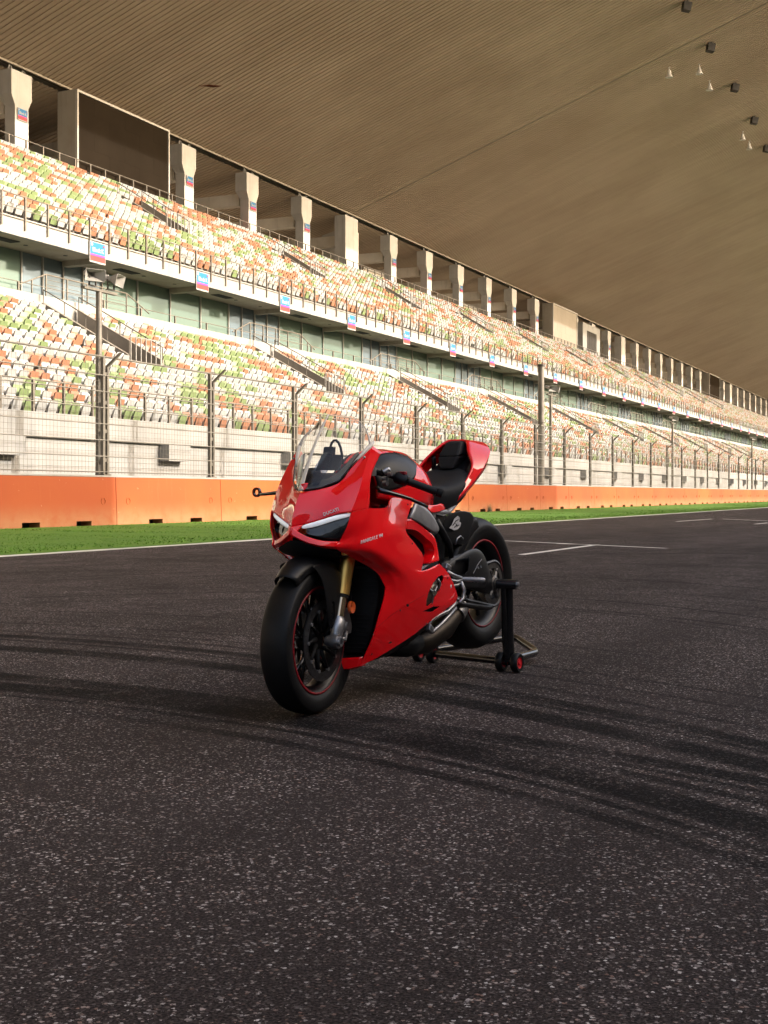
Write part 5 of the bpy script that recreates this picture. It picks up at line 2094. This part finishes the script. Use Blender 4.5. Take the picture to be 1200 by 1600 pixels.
# side stand folded back: forged loop
g = BB()
g.tube([(.705, .178, .305), (.735, .182, .335), (.80, .190, .352), (.86, .195, .362), (.92, .196, .385), (.955, .195, .410)], [.010, .010, .009, .009, .011, .014], 8)
ss = g.fin('side_stand', M['alu'], None, smooth=True)
g = BB()
g.tube([(.700, .180, .300), (.735, .186, .280), (.80, .190, .305), (.875, .193, .338), (.94, .192, .372)], [.011, .010, .009, .010, .012], 8)
g.fin('stand_leg', M['alu'], ss, smooth=True)
g = BB()
g.hexa([(.688, .172, .292), (.722, .172, .270), (.722, .196, .270), (.688, .196, .292), (.700, .172, .318), (.735, .172, .298), (.735, .196, .298), (.700, .196, .318)])
g.fin('stand_foot', M['alu'], ss, bevel=0.004)
for s in (1, -1):
    f_ = (lambda p: p) if s > 0 else mir
    g = BB()
    g.tube([f_((.965, .205, .505)), f_((.985, .245, .503)), f_((1.020, .298, .500)), f_((1.024, .304, .500))], [.009, .0125, .0125, .009], 12)
    pg = g.fin('foot_peg', M['frame_grey'], None, smooth=True, angle=40)
    for k in range(4):
        g = BB()
        p = lerp((.985, .245, .503), (1.02, .298, .50), .1 + .25 * k)
        g.lathe([(-s * .002, .0136), (s * .002, .0136)], 12, f_(p), 'Y')
        g.fin('peg_ring', M['alu'], pg, solid=0.001)
    for pp in ([(.860, .190, .545), (.900, .205, .525), (.965, .210, .508)], [(.875, .195, .505), (.92, .21, .495), (.965, .212, .500)], [(.885, .195, .475), (.93, .208, .478), (.965, .21, .492)]):
        g = BB()
        g.tube([f_(p) for p in pp], [.010, .009, .010], 8)
        g.fin('peg_bracket', M['alu'], pg, smooth=True)
    g = BB()
    g.hexa([f_(p) for p in ((.84, .165, .56), (.89, .165, .545), (.89, .20, .545), (.84, .20, .56), (.855, .165, .585), (.895, .165, .57), (.895, .2, .57), (.855, .2, .585))])
    g.fin('bracket_block', M['alu'], pg, bevel=0.006)
    g = BB()
    g.tube([f_((.955, .215, .495)), f_((.975, .222, .45)), f_((.955, .225, .415)), f_((.915, .228, .400))], [.008, .009, .008, .006], 8)
    g.fin('gear_lever' if s > 0 else 'brake_pedal', M['alu'], pg, smooth=True)
    g = BB()
    g.tube([f_((.935, .20, .405)), f_((.99, .205, .41)), f_((1.04, .20, .405))], [.008, .010, .006], 8)
    g.fin('lever_link', M['matt'], pg, smooth=True)
g = BB()
g.tube([(1.05, .135, .66), (1.06, .14, .69), (1.09, .14, .70), (1.12, .138, .685)], .0045, 6)
g.fin('wire', M['alu'], None, smooth=True)
g = BB()
g.tube([(.88, .12, .78), (.93, .13, .72), (1.0, .13, .66), (1.02, .13, .60)], [.02, .018, .016, .012], 8)
g.fin('shock_cover', M['black'], None, smooth=True)
g = BB()
g.hexa([(.83, -.10, .56), (1.02, -.09, .58), (1.02, .10, .58), (.83, .115, .56), (.80, -.11, .84), (1.05, -.09, .82), (1.05, .09, .82), (.80, .12, .84)])
g.fin('shock_housing', M['matt'], None, bevel=0.02)

# --- bars, levers
for s in (1, -1):
    f_ = (lambda p: p) if s > 0 else mir
    A, E_ = (.375, .210, .972), (.448, .375, .906)
    k_ = 0 if s > 0 else -.035
    sh = lambda p: f_((p[0] + k_, p[1], p[2]))
    g = BB()
    g.tube([sh((.315, .130, .995)), sh(A), sh(E_)], [.012, .011, .011], 10)
    hb = g.fin('handlebar', M['matt'], None, smooth=True)
    g = BB()
    ps = [lerp(A, E_, .28 + .66 * k / 10) for k in range(11)]
    g.tube([sh(p) for p in ps], [.0185, .0165, .0163, .016, .016, .016, .016, .0163, .0165, .017, .0185], 14)
    g.fin('grip', M['rubber'], hb, smooth=True, angle=50)
    g = BB()
    g.tube([sh(lerp(A, E_, .95)), sh(lerp(A, E_, .965)), sh(lerp(A, E_, 1.08)), sh(lerp(A, E_, 1.09))], [.017, .019, .019, .015], 14)
    g.fin('bar_end', M['matt'], hb, smooth=True, angle=40)
    g = BB()
    g.tube([sh(lerp(A, E_, -.05)), sh(lerp(A, E_, .0)), sh(lerp(A, E_, .24)), sh(lerp(A, E_, .27))], [.020, .027, .026, .020], 10)
    sg = g.fin('switch_gear', M['black'], hb, smooth=True, angle=40)
    g = BB()
    p = lerp(A, E_, .12)
    g.hexa([sh((p[0] + dx, p[1] + dy, p[2] + dz)) for dz in (.018, .032) for dx, dy in ((-.012, -.02), (.012, -.02), (.012, .02), (-.012, .02))])
    g.fin('switch', M['red_dark'], hb, bevel=0.003)
    g = BB()
    g.tube([sh((.335, .165, .992)), sh((.350, .180, 1.005)), sh((.352, .180, 1.012))], [.016, .016, .010], 12)
    g.fin('clamp_cap', M['alu'], hb, smooth=True, angle=40)
    g = BB()
    g.lathe([(-.018, .0), (-.018, .029), (.018, .029), (.018, .0)], 16, sh((.285, .130, .995)), 'Z')
    g.fin('clip_on', M['alu'], hb, smooth=True, angle=40)
    for (bb, ll, zz, r) in ((.318, .185, .962, .014), (.300, .198, .945, .012), (.325, .205, .985, .010)):
        g = BB()
        g.lathe([(-.010, .0), (-.010, r), (.010, r), (.010, .0)], 12, sh((bb, ll, zz)), 'Y')
        g.fin('lever_perch', M['alu'], hb, smooth=True, angle=40)
    if s > 0:
        lv_ = [(.250, .190, .930), (.232, .212, .916), (.262, .240, .905), (.300, .270, .893), (.345, .292, .880), (.385, .313, .862), (.426, .332, .846)]
    else:
        lv_ = [(.240, .190, .930), (.215, .215, .918), (.215, .270, .910), (.225, .330, .904), (.238, .385, .900), (.255, .425, .899), (.268, .440, .904)]
    g = BB()
    g.tube([f_(p) for p in lv_], [.010, .011, .010, .0085, .0075, .0075, .006], 8)
    lvo = g.fin('clutch_lever' if s > 0 else 'brake_lever', M['gloss'], hb, smooth=True)
    if s < 0:
        g = BB()
        g.lathe([(-.006, .012), (-.006, .022), (.006, .022), (.006, .012)], 14, f_((.262, .446, .908)), 'X', closed=True)
        g.fin('lever_ball', M['gloss'], hb, smooth=True, angle=40)

# --- lettering
def flank(name, body, size, p0, p1, up, m, parent=None, shear=0.0, bold=0.0, spacing=1.0):
    o = Vector(q(p0))
    return text_mesh(name, body, size, m, parent or bike, frame_matrix(o, Vector(q(p1)) - o, Vector(q(up))), 0.0012, 'LEFT', shear, bold, spacing)

flank('brand_lettering', 'DUCATI', 0.0175, (-.034, .108, .812), (.004, .168, .838), (.02, -.01, 1), M['decal'], nose_o, 0.0, 0.0007, 1.05)
flank('model_lettering', 'PANIGALE V4', 0.0195, (.062, .2240, .698), (.205, .2560, .728), (-.25, 0, 1), M['decal'], None, 0.25, 0.0002, 1.15)
flank('marque_lettering', 'R', 0.020, (.845, .2185, .470), (.88, .2165, .478), (0, 0, 1), M['decal'], None, 0.2, 0.0006)

# ------------------------------------------------------------------ paddock stand
M['stand_black'] = mat('stand_paint', (0.010, 0.010, 0.011), 0.22, coat=0.4, noise=(20, 0.2))
M['hub_red'] = mat('red_hub', (0.50, 0.012, 0.02), 0.35, noise=(20, 0.1))
stnd = thing('paddock_stand', 'black tubular paddock stand with red-hubbed wheels lifting the rear wheel', 'stand', (4.769, 2.513, 0), F_ANG)
def sb(name, pts, r, m=None, seg=14, parent=None, **kw):
    g = BB()
    g.tube(pts, r, seg)
    return g.fin(name, m or M['stand_black'], parent or stnd, smooth=True, angle=40, **kw)


def bend(pts, rad=0.06, n=5):
    out = [pts[0]]
    for i in range(1, len(pts) - 1):
        a, b, c = Vector(pts[i - 1]), Vector(pts[i]), Vector(pts[i + 1])
        d0 = (a - b).normalized() * min(rad, (a - b).length * .45)
        d1 = (c - b).normalized() * min(rad, (c - b).length * .45)
        for k in range(n + 1):
            t = k / n
            p = (b + d0) * (1 - t) ** 2 + b * 2 * t * (1 - t) + (b + d1) * t * t
            out.append(tuple(p))
    out.append(pts[-1])
    return out


W1, W2 = (1.575, .165, .050), (1.69, -.385, .050)
sb('axle_tube', [W2, W1], .019)
sb('frame_tube', bend([(1.585, .15, .055), (2.02, .12, .050), (2.24, -.12, .100), (2.06, -.21, .085), (1.69, -.37, .060)], .07), .0195)
sb('upright', [(1.512, .195, .455), (1.56, .172, .20), (1.585, .165, .055)], [.020, .022, .025])
sb('brace', [(1.475, .180, .44), (1.545, .155, .18), (1.58, .15, .06)], [.014, .016, .018])
hk = sb('hook_bar', [(1.470, .135, .452), (1.495, .245, .449)], .0255)
g = BB()
g.lathe([(.0, .0), (.0, .014), (.008, .013), (.010, .006), (.010, .0)], 6, (1.497, .246, .449), 'Y')
g.fin('bolt', M['alu'], hk)
for (c, offs) in ((W1, (-.045, .045)), (W2, (-.045, .045))):
    for o in offs:
        cc = (c[0] - o * .1, c[1] + o, c[2])
        g = BB()
        g.lathe([(-.017, .030), (-.019, .044), (-.012, .050), (.012, .050), (.019, .044), (.017, .030)], 32, cc, 'Y')
        wv = g.fin('stand_wheel', M['rubber'], stnd, smooth=True, angle=50)
        g = BB()
        g.lathe([(-.015, .0), (-.015, .031), (-.012, .033), (.012, .033), (.015, .031), (.011, .024), (.011, .012), (.018, .010), (.018, .0)], 24, cc, 'Y')
        g.fin('wheel_hub', M['hub_red'], wv, smooth=True, angle=35)

# ------------------------------------------------------------------ weed tuft by the wall
g = MB()
rw_ = random.Random(9)
for i in range(120):
    a = rw_.random() * 2 * pi
    r = rw_.random() * .25
    x, y = r * cos(a), r * sin(a) * .5
    h = .15 + .35 * rw_.random()
    lx, ly = rw_.uniform(-.2, .2), rw_.uniform(-.15, .1)
    n = len(g.v)
    g.v += [(x - .012, y, 0), (x + .012, y, 0), (x + lx, y + ly, h)]
    g.face(n, n + 1, n + 2)
o = g.build('weed_tuft', mat('dry_weed', (0.10, 0.085, 0.04), 0.8, noise=(3, 0.4)), recalc=False)
o.location = (60.4, 21.75, 0.03)
tag(o, 'small dry weed tuft at the foot of the orange wall right of the tail', 'weed')
